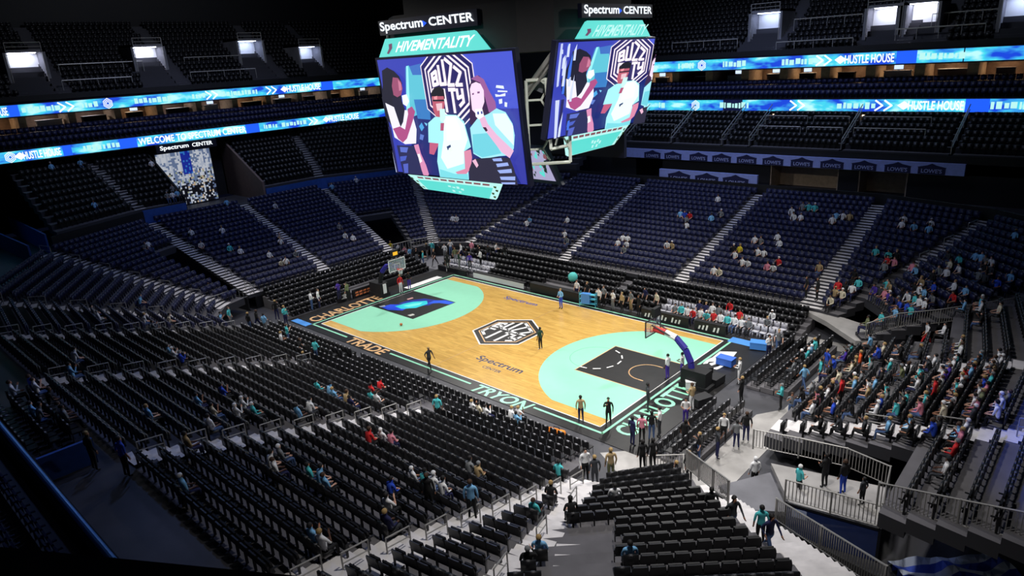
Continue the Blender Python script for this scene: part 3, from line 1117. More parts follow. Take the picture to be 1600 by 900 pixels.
def ribbon(A, B, z0, z1, face, label, items, group):
    """led board from A to B (plan), face = unit normal towards the court. items: (kind, s0, length)"""
    A, B = Vector((A[0], A[1], 0)), Vector((B[0], B[1], 0))
    d = (B - A)
    L = d.length
    d.normalize()
    n = Vector((face[0], face[1], 0))
    root = empty('ribbon_board', (A.x, A.y, z0), 0, label, 'led board', group)

    def quad(s0, s1, a, b_, off):
        P = [d * s0 + n * off, d * s1 + n * off]
        return [P[0] + Vector((0, 0, a)), P[1] + Vector((0, 0, a)), P[1] + Vector((0, 0, b_)), P[0] + Vector((0, 0, b_))]
    H = z1 - z0
    b = MB()
    q0, q1 = quad(0, L, -0.12, H + 0.12, 0.0), quad(0, L, -0.12, H + 0.12, -0.4)
    b.add(q0 + q1, [(0, 1, 2, 3), (7, 6, 5, 4), (0, 4, 5, 1), (1, 5, 6, 2), (2, 6, 7, 3), (3, 7, 4, 0)])
    b.build('housing', M_BOARD, root)
    mesh_obj('led_face', quad(0, L, 0, H, 0.02), [(0, 1, 2, 3)], M_LED, root)
    up = Vector((0, 0, 1))
    for it in items:
        kind, s, ln = it[:3]
        if kind == 'text':
            col = it[4] if len(it) > 4 else M_LEDW
            lettering('lettering', it[3], d * s + n * 0.06 + up * H * 0.14, d * ln, up * H * 0.72, col, root)
        elif kind == 'navy':
            mesh_obj('dark_patch', quad(s, s + ln, 0, H, 0.03), [(0, 1, 2, 3)], M_LEDN if len(it) < 4 else it[3], root)
        elif kind == 'logo':
            b = MB()
            for k in range(3):
                r = H * (0.48 - 0.15 * k)
                cx = s + H * 0.5
                pts = [(0, 1), (-.8, .45), (-.8, -.45), (0, -1), (.8, -.45), (.8, .45), (0, 1)]
                for p, q in zip(pts, pts[1:]):
                    st_ = stroke((cx + p[0] * r, H / 2 + p[1] * r), (cx + q[0] * r, H / 2 + q[1] * r), H * 0.06)
                    b.add([d * x + n * 0.06 + up * z for x, z in st_], [(0, 1, 2, 3)])
            b.build('hexagon_mark', M_LEDW, root)
        elif kind == 'chevron':
            b = MB()
            for k in range(2):
                x = s + k * H * 0.7
                for p, q in (((x, H * .9), (x + H * .55, H * .5)), ((x + H * .55, H * .5), (x, H * .1))):
                    b.add([d * X + n * 0.06 + up * Z for X, Z in stroke(p, q, H * 0.14)], [(0, 1, 2, 3)])
            b.build('chevron_mark', M_LEDW, root)
        elif kind == 'bars':
            b = MB()
            rr = random.Random(int(s * 10))
            x = s
            while x < s + ln:
                wdt = rr.uniform(.15, .5)
                h0, h1 = rr.uniform(.2, .3), rr.uniform(.65, .8)
                b.add([d * X + n * 0.05 + up * (Z * H) for X, Z in ((x, h0), (x + wdt, h0), (x + wdt, h1), (x, h1))], [(0, 1, 2, 3)])
                x += wdt + rr.uniform(.08, .2)
            b.build('sponsor_band', M_LEDP, root)
        elif kind == 'diamond':
            c = s + H * .5
            pts = [(c, H * .85), (c - H * .5, H * .5), (c, H * .15), (c + H * .5, H * .5)]
            mesh_obj('diamond_mark', [d * X + n * 0.05 + up * Z for X, Z in pts], [(0, 1, 2, 3)], M_LEDW, root)
    return root


def at_x(px, x_plane):
    d = FX + RX * ((px - 800) / FPX)
    return d


# lower right: on the plane y=46; px 1000 -> x 2.1, px 1600 -> x 40.4
def sx(px, py, Y):
    d = FX + RX * ((px - 800) / FPX) - UX * ((py - 450) / FPX)
    return CAMP.x + d.x * (Y - CAMP.y) / d.y


def sy(px, py, X):
    d = FX + RX * ((px - 800) / FPX) - UX * ((py - 450) / FPX)
    return CAMP.y + d.y * (X - CAMP.x) / d.x


def far_items(spec, py, Y, x0):
    out = []
    for it in spec:
        a, c = sx(it[1], py, Y) - x0, sx(it[2], py, Y) - x0
        out.append((it[0], a, c - a) + tuple(it[3:]))
    return out


def left_items(spec, X, y0, y_of):
    out = []
    for it in spec:
        a, c = sy(it[1], y_of(it[1]), X) - y0, sy(it[2], y_of(it[2]), X) - y0
        out.append((it[0], a, c - a) + tuple(it[3:]))
    return out


spec = [('bars', 1130, 1168), ('logo', 1090, 1100), ('bars', 1222, 1272), ('chevron', 1276, 1290), ('diamond', 1304, 1316), ('text', 1320, 1397, 'HUSTLE HOUSE'),
        ('navy', 1400, 1432, M_LEDB), ('bars', 1436, 1503), ('navy', 1504, 1506), ('bars', 1060, 1085)]
ribbon((-2, 48), (62, 48), 17.65, 18.8, (0, -1), 'upper glowing blue led ribbon board on the right, over the tan suites', far_items(spec, 95, 48, -2), 'led ribbon boards')
spec = [('bars', 1030, 1040), ('navy', 1130, 1160), ('bars', 1125, 1170), ('logo', 1080, 1094), ('chevron', 1235, 1255), ('bars', 1308, 1364), ('chevron', 1368, 1385), ('diamond', 1402, 1416), ('text', 1419, 1506, 'HUSTLE HOUSE'),
        ('navy', 1508, 1546, M_LEDB), ('bars', 1548, 1600)]
ribbon((-2, 46), (62, 46), 13.35, 14.5, (0, -1), 'lower glowing blue led ribbon board on the right, under the tan suites', far_items(spec, 165, 46, -2), 'led ribbon boards')
yo = lambda px: 248 - 67 * px / 555
spec = [('diamond', 22, 34), ('text', 36, 95, 'HUSTLE HOUSE'), ('navy', 98, 112, M_LEDB), ('bars', 130, 182), ('navy', 186, 214, M_LEDB), ('text', 216, 384, 'WELCOME TO SPECTRUM CENTER'), ('navy', 384, 405, M_LEDB),
        ('bars', 412, 432), ('bars', 440, 478), ('chevron', 482, 492), ('diamond', 504, 512), ('text', 514, 560, 'HUSTLE HOUSE'), ('logo', 6, 16)]
ribbon((-33, -22), (-33, 45.8), 13.4, 14.45, (1, 0), 'lower glowing blue led ribbon board on the left with a welcome message', left_items(spec, -33, -22, yo), 'led ribbon boards')
yo2 = lambda px: 177 - 46 * px / 548
spec = [('text', 0, 12, 'USE'), ('navy', 14, 30, M_LEDB), ('bars', 34, 88), ('chevron', 92, 104), ('bars', 128, 150), ('logo', 160, 172), ('bars', 210, 265), ('bars', 300, 318), ('chevron', 322, 332), ('bars', 345, 400), ('chevron', 416, 426),
        ('diamond', 438, 446), ('text', 448, 500, 'HUSTLE HOUSE'), ('navy', 502, 520, M_LEDB)]
ribbon((-35, -22), (-35, 47.8), 17.6, 18.7, (1, 0), 'upper glowing blue led ribbon board on the left, over the suites', left_items(spec, -35, -22, yo2), 'led ribbon boards')

# sign, and the lit concourse painted as a glowing backdrop in the left entrance
sg = empty('arena_sign', (-32.4, 0, 0), 0, 'small white lit arena name sign under the lower left ribbon', 'sign')
b = MB()
b.box((-0.2, 1.9, 12.45), (0, 8.8, 13.35))
b.build('sign_panel', M_BOARD, sg)
lettering('lettering', 'Spectrum', (0.03, 2.3, 12.6), (0, 3.2, 0), (0, 0, 0.62), M_LEDW, sg)
lettering('lettering', 'CENTER', (0.03, 5.9, 12.72), (0, 2.4, 0), (0, 0, 0.44), M_LEDW, sg)
vs, fs, cs = [], [], []
rr = random.Random(9)
Y0, Z0, W_, H_ = 0.1, 6.3, 6.2, 6.0
NXg, NYg = 34, 30
pal = [(232, 238, 250), (205, 215, 235), (120, 140, 180), (40, 50, 80), (20, 22, 34), (180, 190, 160), (225, 200, 170)]
for i in range(NXg):
    base_c = rr.choice(pal[:3])
    for j in range(NYg):
        n = len(vs)
        jit = lambda: rr.uniform(-.06, .06)
        y0, y1 = Y0 + W_ * i / NXg, Y0 + W_ * (i + 1) / NXg
        z0, z1 = Z0 + H_ * j / NYg, Z0 + H_ * (j + 1) / NYg
        vs += [(0, y0, z0), (0, y1, z0), (0, y1, z1), (0, y0, z1)]
        fs.append((n, n + 1, n + 2, n + 3))
        t = j / NYg
        c = base_c if rr.random() < .5 else rr.choice(pal[:3] if t > .6 else pal)
        if t > .55 and 0.42 < i / NXg < 0.6:
            c = (30, 50, 180) if rr.random() < .8 else (60, 140, 230)
        if t < .35 and rr.random() < .55:
            c = (18, 18, 26)
        cs.append(c)
glow_root = empty('lit_concourse', (-32.9, 1.7, 0), 0, 'bright white and blue concourse beyond the left entrance, painted as a glowing backdrop', 'backdrop')
o = mesh_obj('backdrop', vs, fs, emis_attr('concourse_glow', 0.55), glow_root)
at_ = o.data.attributes.new('pic', 'FLOAT_COLOR', 'FACE')
at_.data.foreach_set('color', np.array([(*lin(c), 1) for c in cs]).ravel())
b = MB()
b.box((-0.25, 0.0, 6.15), (-0.05, 6.4, 12.45))
b.build('frame', M_DARK, glow_root)

# periwinkle banners with the gabled store mark


def banner(A, B, z0, z1, marks, label):
    A, B = Vector((A[0], A[1], 0)), Vector((B[0], B[1], 0))
    d = B - A
    L = d.length
    d.normalize()
    n = Vector((d.y, -d.x, 0))
    root = empty('fascia_banner', (A.x, A.y, z0), 0, label, 'banner')
    H = z1 - z0
    b = MB()
    P = [d * 0, d * L, d * L - n * 0.3, d * 0 - n * 0.3]
    vs = [p + Vector((0, 0, 0)) for p in P] + [p + Vector((0, 0, H)) for p in P]
    b.add(vs, [(0, 1, 5, 4), (1, 2, 6, 5), (2, 3, 7, 6), (3, 0, 4, 7), (4, 5, 6, 7), (3, 2, 1, 0)])
    b.build('cloth', M_PERI, root)
    for s, wd in marks:
        poly = [(s, 0.02), (s + wd, 0.02), (s + wd, H * .55), (s + wd * 1.03, H * .62), (s + wd * .68, H * .78), (s + wd * .5, H * .94), (s + wd * .32, H * .78), (s - wd * .03, H * .62), (s, H * .55)]
        mesh_obj('gable_mark', [d * x + n * 0.02 + Vector((0, 0, z)) for x, z in poly], [tuple(range(9))], M_NAVYB, root)
        lettering('lettering', "LOWE'S", d * (s + wd * .12) + n * 0.04 + Vector((0, 0, H * .12)), d * wd * .76, Vector((0, 0, H * .36)), mat('lavender_print', (170, 180, 235), 0.6), root)
    return root


marks = []
for px in (958, 1020, 1052, 1092, 1128, 1167, 1208, 1253, 1300, 1350, 1402, 1455):
    x = sx(px, 230 + (px - 960) * 0.075, 40.3)
    marks.append((x - 1.0 - 2.3, 2.1))
marks = [m_ for m_ in marks if m_[0] > 0.2]
banner((2.3, 40.15), (37.8, 40.15), 8.6, 9.6, marks, 'long lavender banner with navy gable marks along the far middle tier')
banner((9.9, 37.6), (20.9, 37.6), 6.7, 7.95, [(1.1, 2.6), (4.3, 2.6), (7.4, 2.7)], 'short lavender banner with three navy gable marks above the far stand')

# ------------------------------------------------------------------ scoreboard
SCREEN_ART = [
  ((60,110,190),[(0.228,0.926),(0.408,0.959),(0.339,0.52),(0.169,0.515)]),
  ((90,190,210),[(0.24,0.936),(0.262,0.94),(0.28,0.861),(0.352,0.859),(0.373,0.734),(0.339,0.52),(0.169,0.515)]),
  ((150,235,240),[(0.24,0.936),(0.256,0.935),(0.201,0.516),(0.169,0.515)]),
  ((20,35,110),[(0.234,0.517),(0.409,0.576),(0.786,0.583),(1.013,0.588),(1.0,0.297),(1.005,0.006),(0.1,-0.018)]),
  ((50,120,190),[(0.257,0.659),(0.381,0.66),(0.365,0.489),(0.262,0.496)]),
  ((70,160,220),[(0.262,0.43),(0.289,0.464),(0.303,0.421),(0.276,0.387)]),
  ((120,200,240),[(0.31,0.465),(0.334,0.455),(0.325,0.433)]),
  ((90,120,200),[(0.262,0.364),(0.292,0.354),(0.274,0.309),(0.249,0.318)]),
  ((50,55,160),[(0.881,0.585),(1.005,0.588),(0.999,0.365),(1.013,0.007),(0.962,0.0),(0.91,0.148)]),
  ((190,200,240),[(-0.053,0.992),(-0.029,0.996),(-0.025,0.567),(-0.039,0.555)]),
  ((200,210,245),[(-0.035,0.417),(-0.006,0.418),(0.006,0.001),(-0.012,-0.001)]),
  ((30,30,90),[(0.006,0.419),(0.029,0.42),(0.023,-0.003),(0.009,-0.003)]),
  ((200,210,240),[(-0.065,0.932),(-0.024,0.936),(-0.021,0.892),(-0.061,0.893)]),
  ((18,18,42),[(0.045,0.911),(0.095,0.936),(0.149,0.902),(0.184,0.858),(0.198,0.799),(0.174,0.735),(0.168,0.637),(0.19,0.516),(0.059,0.398),(-0.001,0.51),(-0.014,0.624),(0.029,0.791)]),
  ((150,75,110),[(0.129,0.852),(0.171,0.845),(0.192,0.81),(0.195,0.756),(0.174,0.702),(0.137,0.683),(0.108,0.702),(0.107,0.779)]),
  ((200,120,150),[(0.169,0.832),(0.19,0.799),(0.186,0.746),(0.163,0.735)]),
  ((235,232,248),[(0.023,0.635),(0.125,0.581),(0.2,0.571),(0.243,0.507),(0.253,0.408),(0.228,0.283),(0.132,0.271),(0.047,0.329),(0.044,0.409)]),
  ((22,22,50),[(0.087,0.68),(0.164,0.681),(0.185,0.582),(0.15,0.47),(0.12,0.424),(0.109,0.491),(0.094,0.592)]),
  ((170,75,130),[(0.049,0.407),(0.115,0.429),(0.155,0.403),(0.205,0.539),(0.207,0.583),(0.248,0.605),(0.268,0.562),(0.241,0.496),(0.158,0.324),(0.116,0.285),(0.079,0.319)]),
  ((235,240,250),[(0.18,0.697),(0.223,0.708),(0.234,0.648),(0.205,0.604),(0.177,0.626)]),
  ((215,140,180),[(0.209,0.268),(0.248,0.279),(0.256,0.195),(0.283,0.095),(0.294,0.016),(0.276,-0.019),(0.246,-0.007),(0.229,0.089)]),
  ((240,235,240),[(0.22,0.186),(0.245,0.194),(0.256,0.126),(0.231,0.107)]),
  ((35,38,85),[(0.057,0.257),(0.208,0.261),(0.229,0.158),(0.241,-0.004),(0.069,-0.001),(0.06,0.143)]),
  ((90,110,200),[(0.083,0.244),(0.156,0.244),(0.136,0.196),(0.081,0.197)]),
  ((70,90,190),[(0.068,0.155),(0.132,0.167),(0.113,0.124),(0.065,0.108)]),
  ((80,95,190),[(0.084,0.086),(0.131,0.097),(0.116,0.007),(0.081,0.003)]),
  ((190,90,125),[(0.427,0.427),(0.492,0.467),(0.472,0.365),(0.422,0.296),(0.366,0.193),(0.329,0.201),(0.347,0.302)]),
  ((165,236,243),[(0.362,0.467),(0.42,0.517),(0.493,0.541),(0.588,0.538),(0.638,0.488),(0.662,0.281),(0.605,0.24),(0.621,0.14),(0.609,-0.022),(0.386,-0.019),(0.384,0.139),(0.417,0.296),(0.338,0.3)]),
  ((232,253,253),[(0.491,0.53),(0.588,0.533),(0.635,0.467),(0.647,0.343),(0.606,0.245),(0.592,0.137),(0.457,0.079),(0.42,0.175),(0.463,0.332),(0.48,0.45)]),
  ((245,255,255),[(0.509,0.515),(0.576,0.517),(0.603,0.435),(0.6,0.34),(0.491,0.323)]),
  ((120,215,225),[(0.395,0.072),(0.511,0.041),(0.609,0.052),(0.608,-0.023),(0.386,-0.019)]),
  ((40,60,110),[(0.479,0.273),(0.511,0.292),(0.514,0.276),(0.484,0.241)]),
  ((230,240,235),[(0.492,0.258),(0.519,0.276),(0.525,0.25),(0.501,0.215)]),
  ((215,135,165),[(0.608,0.243),(0.66,0.262),(0.661,0.197),(0.639,0.099),(0.6,0.051),(0.531,0.043),(0.518,0.058),(0.596,0.094),(0.602,0.159)]),
  ((14,12,30),[(0.424,0.712),(0.455,0.754),(0.497,0.768),(0.527,0.743),(0.526,0.671),(0.515,0.661),(0.427,0.66)]),
  ((185,90,110),[(0.429,0.689),(0.519,0.689),(0.518,0.63),(0.501,0.567),(0.465,0.519),(0.436,0.523),(0.421,0.576)]),
  ((235,150,160),[(0.445,0.686),(0.471,0.692),(0.465,0.655),(0.442,0.65)]),
  ((30,20,40),[(0.432,0.662),(0.52,0.663),(0.518,0.648),(0.43,0.648)]),
  ((230,190,200),[(0.452,0.629),(0.501,0.635),(0.493,0.577),(0.453,0.571)]),
  ((200,245,235),[(0.475,0.587),(0.514,0.588),(0.509,0.515),(0.483,0.472),(0.464,0.492)]),
  ((175,80,115),[(0.465,0.471),(0.493,0.472),(0.479,0.408),(0.454,0.407)]),
  ((50,25,70),[(0.72,0.77),(0.743,0.814),(0.791,0.842),(0.821,0.807),(0.838,0.73),(0.871,0.653),(0.875,0.536),(0.86,0.437),(0.793,0.423),(0.682,0.469)]),
  ((150,90,150),[(0.735,0.819),(0.782,0.844),(0.822,0.812),(0.846,0.73),(0.879,0.643),(0.879,0.566),(0.827,0.564),(0.814,0.672),(0.793,0.789)]),
  ((245,215,238),[(0.719,0.741),(0.735,0.78),(0.767,0.794),(0.796,0.779),(0.812,0.73),(0.806,0.643),(0.776,0.573),(0.737,0.552),(0.714,0.582)]),
  ((120,80,130),[(0.73,0.709),(0.744,0.713),(0.742,0.699),(0.729,0.696)]),
  ((120,80,130),[(0.767,0.721),(0.785,0.723),(0.783,0.709),(0.767,0.707)]),
  ((160,228,240),[(0.682,0.439),(0.741,0.512),(0.826,0.554),(0.882,0.595),(0.938,0.567),(0.974,0.481),(0.979,0.394),(0.963,0.294),(0.94,0.237),(0.858,0.223),(0.739,0.191),(0.679,0.23)]),
  ((225,250,252),[(0.852,0.555),(0.937,0.557),(0.976,0.462),(0.965,0.314),(0.932,0.361),(0.859,0.467)]),
  ((110,205,220),[(0.694,0.388),(0.817,0.405),(0.836,0.345),(0.877,0.247),(0.74,0.204),(0.68,0.241)]),
  ((228,180,212),[(0.756,0.523),(0.797,0.534),(0.812,0.475),(0.86,0.397),(0.961,0.274),(0.929,0.213),(0.879,0.257),(0.814,0.374),(0.77,0.453)]),
  ((248,245,252),[(0.737,0.587),(0.787,0.593),(0.793,0.534),(0.754,0.508),(0.735,0.532)]),
  ((40,60,150),[(0.75,0.568),(0.762,0.57),(0.761,0.548),(0.749,0.546)]),
  ((40,60,150),[(0.776,0.573),(0.786,0.573),(0.786,0.553),(0.775,0.551)]),
  ((60,20,50),[(0.774,0.448),(0.796,0.449),(0.806,0.424),(0.792,0.413)]),
  ((38,36,60),[(0.674,0.187),(0.857,0.217),(0.93,0.216),(0.95,0.132),(0.963,0.002),(0.624,-0.021),(0.634,0.098)]),
  ((150,170,232),[(0.811,0.2),(0.874,0.211),(0.879,0.186),(0.818,0.18)]),
  ((150,170,232),[(0.833,0.161),(0.913,0.179),(0.919,0.154),(0.839,0.135)]),
  ((150,170,232),[(0.836,0.109),(0.933,0.13),(0.934,0.099),(0.851,0.085)]),
  ((150,170,232),[(0.848,0.058),(0.953,0.071),(0.949,0.04),(0.854,0.033)]),
  ((150,170,232),[(0.852,0.012),(0.948,0.024),(0.946,0.008),(0.859,-0.003)]),
  ((230,180,205),[(0.667,0.171),(0.693,0.189),(0.709,0.138),(0.693,0.115)]),
  ((225,235,250),[(0.905,0.768),(0.95,0.762),(0.952,0.739),(0.899,0.749)]),
  ((225,235,250),[(0.91,0.73),(0.971,0.725),(0.97,0.715),(0.908,0.718)]),
  ((225,235,250),[(0.89,0.703),(0.918,0.696),(0.957,0.709),(0.955,0.687),(0.892,0.682)]),
  ((225,235,250),[(0.91,0.663),(0.932,0.668),(0.93,0.634),(0.909,0.629)]),
  ((225,235,250),[(0.946,0.644),(0.962,0.639),(0.957,0.606),(0.942,0.61)]),
]
ART_SPLIT=26



def clip(poly, axis, lim, keep_less):
    out = []
    n = len(poly)
    ins = lambda p: (p[axis] <= lim) if keep_less else (p[axis] >= lim)
    for i in range(n):
        p, q = poly[i], poly[(i + 1) % n]
        if ins(p):
            out.append(p)
        if ins(p) != ins(q):
            t = (lim - p[axis]) / (q[axis] - p[axis])
            out.append((p[0] + (q[0] - p[0]) * t, p[1] + (q[1] - p[1]) * t))
    return out


def picture(name, parent, O, X, Y, ua=1.0, ub=0.0, side_strips=False):
    """vector picture on the plane O + u X + v Y"""
    O, X, Y = Vector(O), Vector(X), Vector(Y)
    n = X.cross(Y).normalized()
    if n.dot(CAMP - O) < 0:
        n = -n
    asp = X.length / Y.length
    polys = [((52, 62, 175), [(0, 0), (1, 0), (1, 1), (0, 1)])]
    polys.append(((70, 85, 205), [(.72, .55), (1, .55), (1, 1), (.66, 1)]))
    tr = lambda l: [(u * ua + ub, v) for u, v in l]
    for c, l in SCREEN_ART[:9]:
        polys.append((c, tr(l)))
    emb = []
    for sh, l in emblem_polys():
        emb.append(((250, 235, 245) if sh else (28, 22, 95), tr([(.548 + x / 12.6, .755 + y / 7.9) for x, y in l])))
    polys += emb
    for c, l in SCREEN_ART[9:]:
        polys.append((c, tr(l)))
    if side_strips:
        rs = random.Random(3)
        for i in range(14):
            u = rs.uniform(0.0, .13)
            v = rs.uniform(0, .9)
            polys.append(((205, 215, 250) if i % 3 else (60, 110, 225), [(u, v), (u + .022, v), (u + .02, v + rs.uniform(.08, .3)), (u, v + .1)]))
    vs, fs, cs = [], [], []
    for i, (c, l) in enumerate(polys):
        for ax, lim, less in ((0, 0, False), (0, 1, True), (1, 0, False), (1, 1, True)):
            l = clip(l, ax, lim, less) if len(l) > 2 else []
        if len(l) < 3:
            continue
        k = len(vs)
        vs += [O + X * u + Y * v + n * (0.004 * i) for u, v in l]
        fs.append(tuple(range(k, k + len(l))))
        cs.append(c)
    o = mesh_obj(name, vs, fs, M_PIC, parent)
    a_ = o.data.attributes.new('pic', 'FLOAT_COLOR', 'FACE')
    a_.data.foreach_set('color', np.array([(*lin(c), 1) for c in cs]).ravel())
    return o


sb = empty('scoreboard', (14.3, 7.62, 12.0), 0, 'huge hanging scoreboard with two bright video screens of three people with microphones', 'scoreboard')
SO = Vector((14.3, 7.62, 12.0))


def rel(p):
    return Vector(p) - SO


def panel(name, P, m, parent, th=0.15, inward=None):
    """thick quad or polygon; P in world"""
    P = [rel(p) for p in P]
    n = (P[1] - P[0]).cross(P[2] - P[0]).normalized()
    if n.dot(inward) > 0:
        n = -n
    k = len(P)
    vs = P + [p - n * th for p in P]
    fs = [tuple(range(k)), tuple(range(k, 2 * k))[::-1]] + [(i, (i + 1) % k, k + (i + 1) % k, k + i) for i in range(k)]
    return mesh_obj(name, vs, fs, m, parent), n


def face(label, tl, tr_, br, bl, inward, ua, ub, strips, toptrap, bottrap, sign, signtxt):
    root = sb
    T = [Vector(p) for p in (tl, tr_, br, bl)]
    c = sum(T, Vector()) / 4
    big = [c + (p - c) * 1.035 for p in T]
    fr, n = panel('screen_frame', big, M_BOARD, root, 0.35, inward)
    O = rel(T[3]) + n * 0.03
    X = T[2] - T[3]
    Y = T[0] - T[3]
    picture('video_screen', root, O, X, Y, ua, ub, strips)
    # upper mint panel
    up, n2 = panel('upper_panel', toptrap, M_LEDM, root, 0.2, inward)
    A, B_, C, D = [rel(p) for p in toptrap]   # bl, br, tr, tl
    lettering('lettering', 'HIVEMENTALITY', A + (B_ - A) * 0.16 + (D - A) * 0.22 + n2 * 0.05, (B_ - A) * 0.68, (D - A) * 0.55, M_LEDP if strips else M_LEDW, up)
    b = MB()
    cc = A + (B_ - A) * 0.09 + (D - A) * 0.45 + n2 * 0.05
    ex, ey = (B_ - A).normalized(), (D - A).normalized()
    b.add([cc + ex * x + ey * y for x, y in ((-.3, .3), (.05, .35), (.25, 0), (.1, -.4), (-.15, -.35), (-.1, 0))], [tuple(range(6))])
    b.build('insect_mark', mat('led_purple', (120, 70, 110), emit=.8), up)
    # lower mint panel with pale frame
    lo_, n3 = panel('lower_panel', bottrap, M_LEDP, root, 0.2, inward)
    A, B_, C, D = [rel(p) for p in bottrap]   # tl, tr, br, bl
    q = lambda u, v: A + (B_ - A) * u + ((D + (C - D) * u) - (A + (B_ - A) * u)) * v + n3 * 0.04
    mesh_obj('mint_field', [q(.07, .28), q(.93, .28), q(.92, .97), q(.08, .97)], [(0, 1, 2, 3)], M_LEDM, lo_)
    b = MB()
    for i in range(9):
        u = .1 + i * .09
        vs_ = [q(u, .06) + n3 * .01, q(u + .07, .06) + n3 * .01, q(u + .07, .17) + n3 * .01, q(u, .17) + n3 * .01]
        b.add(vs_, [(0, 1, 2, 3)])
    b.build('ticker_words', mat('led_rose', (150, 90, 100), emit=.8), lo_)
    b = MB()
    for u, v in ((.42, .45), (.47, .5), (.52, .45), (.57, .55), (.45, .7), (.53, .7)):
        b.add([q(u, v) + n3 * .01, q(u + .035, v) + n3 * .01, q(u + .035, v + .15) + n3 * .01, q(u, v + .15) + n3 * .01], [(0, 1, 2, 3)])
    b.build('panel_words', M_LEDP, lo_)
    b = MB()
    for u0 in (.0, .93):
        for k in range(4):
            u, v = u0 + (k % 2) * .03, .15 + k * .2
            b.add([q(u, v) + n3 * .02, q(u + .03, v) + n3 * .02, q(u + .035, v + .13) + n3 * .02, q(u + .01, v + .1) + n3 * .02], [(0, 1, 2, 3)])
    b.build('leaf_pattern', mat('led_olive', (70, 90, 50), emit=.7), lo_)
    # sign on top
    sp, n4 = panel('sign_panel', sign, M_BOARD, root, 0.3, inward)
    A, B_, C, D = [rel(p) for p in sign]
    e = n4 * 0.06
    lettering('lettering', 'Spectrum', A + (B_ - A) * 0.02 + (D - A) * 0.1 + e, (B_ - A) * 0.47, (D - A) * 0.8, M_LEDW, sp)
    lettering('lettering', 'CENTER', A + (B_ - A) * 0.55 + (D - A) * 0.28 + e, (B_ - A) * 0.43, (D - A) * 0.56, M_LEDW, sp)
    b = MB()
    b.add([A + (B_ - A) * u + (D - A) * v + e for u, v in ((.49, .3), (.53, .5), (.49, .7))], [(0, 1, 2)])
    b.build('blue_arrow', M_LEDB, sp)


IN1 = Vector((0, 1, 0))
face('near', (8.77, 2.27, 20.71), (21.35, 2.27, 20.71), (21.35, 3.03, 12.92), (8.77, 3.03, 12.92), IN1, 1.0, 0.0, False,
     [(8.55, 2.6, 20.85), (19.3, 2.6, 20.85), (17.7, 3.0, 22.05), (8.95, 3.0, 22.05)],
     [(9.5, 3.3, 12.72), (18.9, 3.3, 12.72), (17.6, 4.0, 11.45), (10.3, 4.0, 11.6)],
     [(8.2, 3.2, 22.3), (17.8, 3.2, 22.3), (17.8, 3.2, 23.25), (8.1, 3.2, 23.25)], 'a')
IN2 = Vector((-1, 0, 0))
face('right', (24.05, 3.12, 20.98), (24.05, 13.12, 20.98), (22.96, 13.12, 15.72), (22.96, 3.12, 15.72), IN2, 1.27, 0.055, True,
     [(23.8, 4.9, 20.95), (23.8, 13.2, 20.95), (23.4, 12.7, 22.15), (23.4, 6.7, 22.15)],
     [(22.7, 5.2, 15.6), (22.7, 12.2, 15.6), (22.2, 11.1, 14.35), (22.2, 6.0, 14.25)],
     [(23.4, 6.2, 22.3), (23.4, 13.9, 22.3), (23.4, 13.9, 23.1), (23.4, 6.2, 23.1)], 'b')
# inner lower screen, shown beside the big one
ip, n5 = panel('inner_screen_frame', [(10.0, 7.7, 14.6), (18.9, 7.7, 14.6), (20.3, 7.7, 12.0), (9.0, 7.7, 12.2)], M_BOARD, sb, 0.3, IN1)
vs = [rel(p) for p in ((10.2, 7.6, 14.35), (18.65, 7.6, 14.35), (19.85, 7.6, 12.25), (9.5, 7.6, 12.4))]
mesh_obj('inner_screen', vs, [(0, 1, 2, 3)], mat('led_lilac', (190, 185, 225), emit=.8), sb)
b = MB()
rr = random.Random(5)
for k in range(40):
    x, z = rr.uniform(16.5, 19.0), rr.uniform(12.5, 14.2)
    s_ = rr.uniform(.1, .3)
    b.add([rel(p) for p in ((x, 7.58, z), (x + s_, 7.58, z - .1), (x + s_ * .8, 7.58, z + s_), (x - .05, 7.58, z + s_ * .7))], [(0, 1, 2, 3)], k % 3)
b.build('inner_screen_picture', [M_LEDM, mat('led_rose', (150, 90, 100), emit=.8), mat('led_dark_green', (30, 60, 50), emit=.6)], sb)
# dark body, ribs and hexagonal lattice on the corners
b = MB()
b.prism(ccw([(9.3 - 14.3, 3.6 - 7.62), (20.6 - 14.3, 3.6 - 7.62), (22.6 - 14.3, 4.6 - 7.62), (22.6 - 14.3, 12.6 - 7.62), (20.6 - 14.3, 14 - 7.62), (9.3 - 14.3, 14 - 7.62), (7 - 14.3, 12 - 7.62), (7 - 14.3, 5 - 7.62)]), 8.6, 11.5)
b.box((-4.8, -3.2, 11.4), (6.5, 5.5, 13.5))
b.build('body', M_DARK, sb)


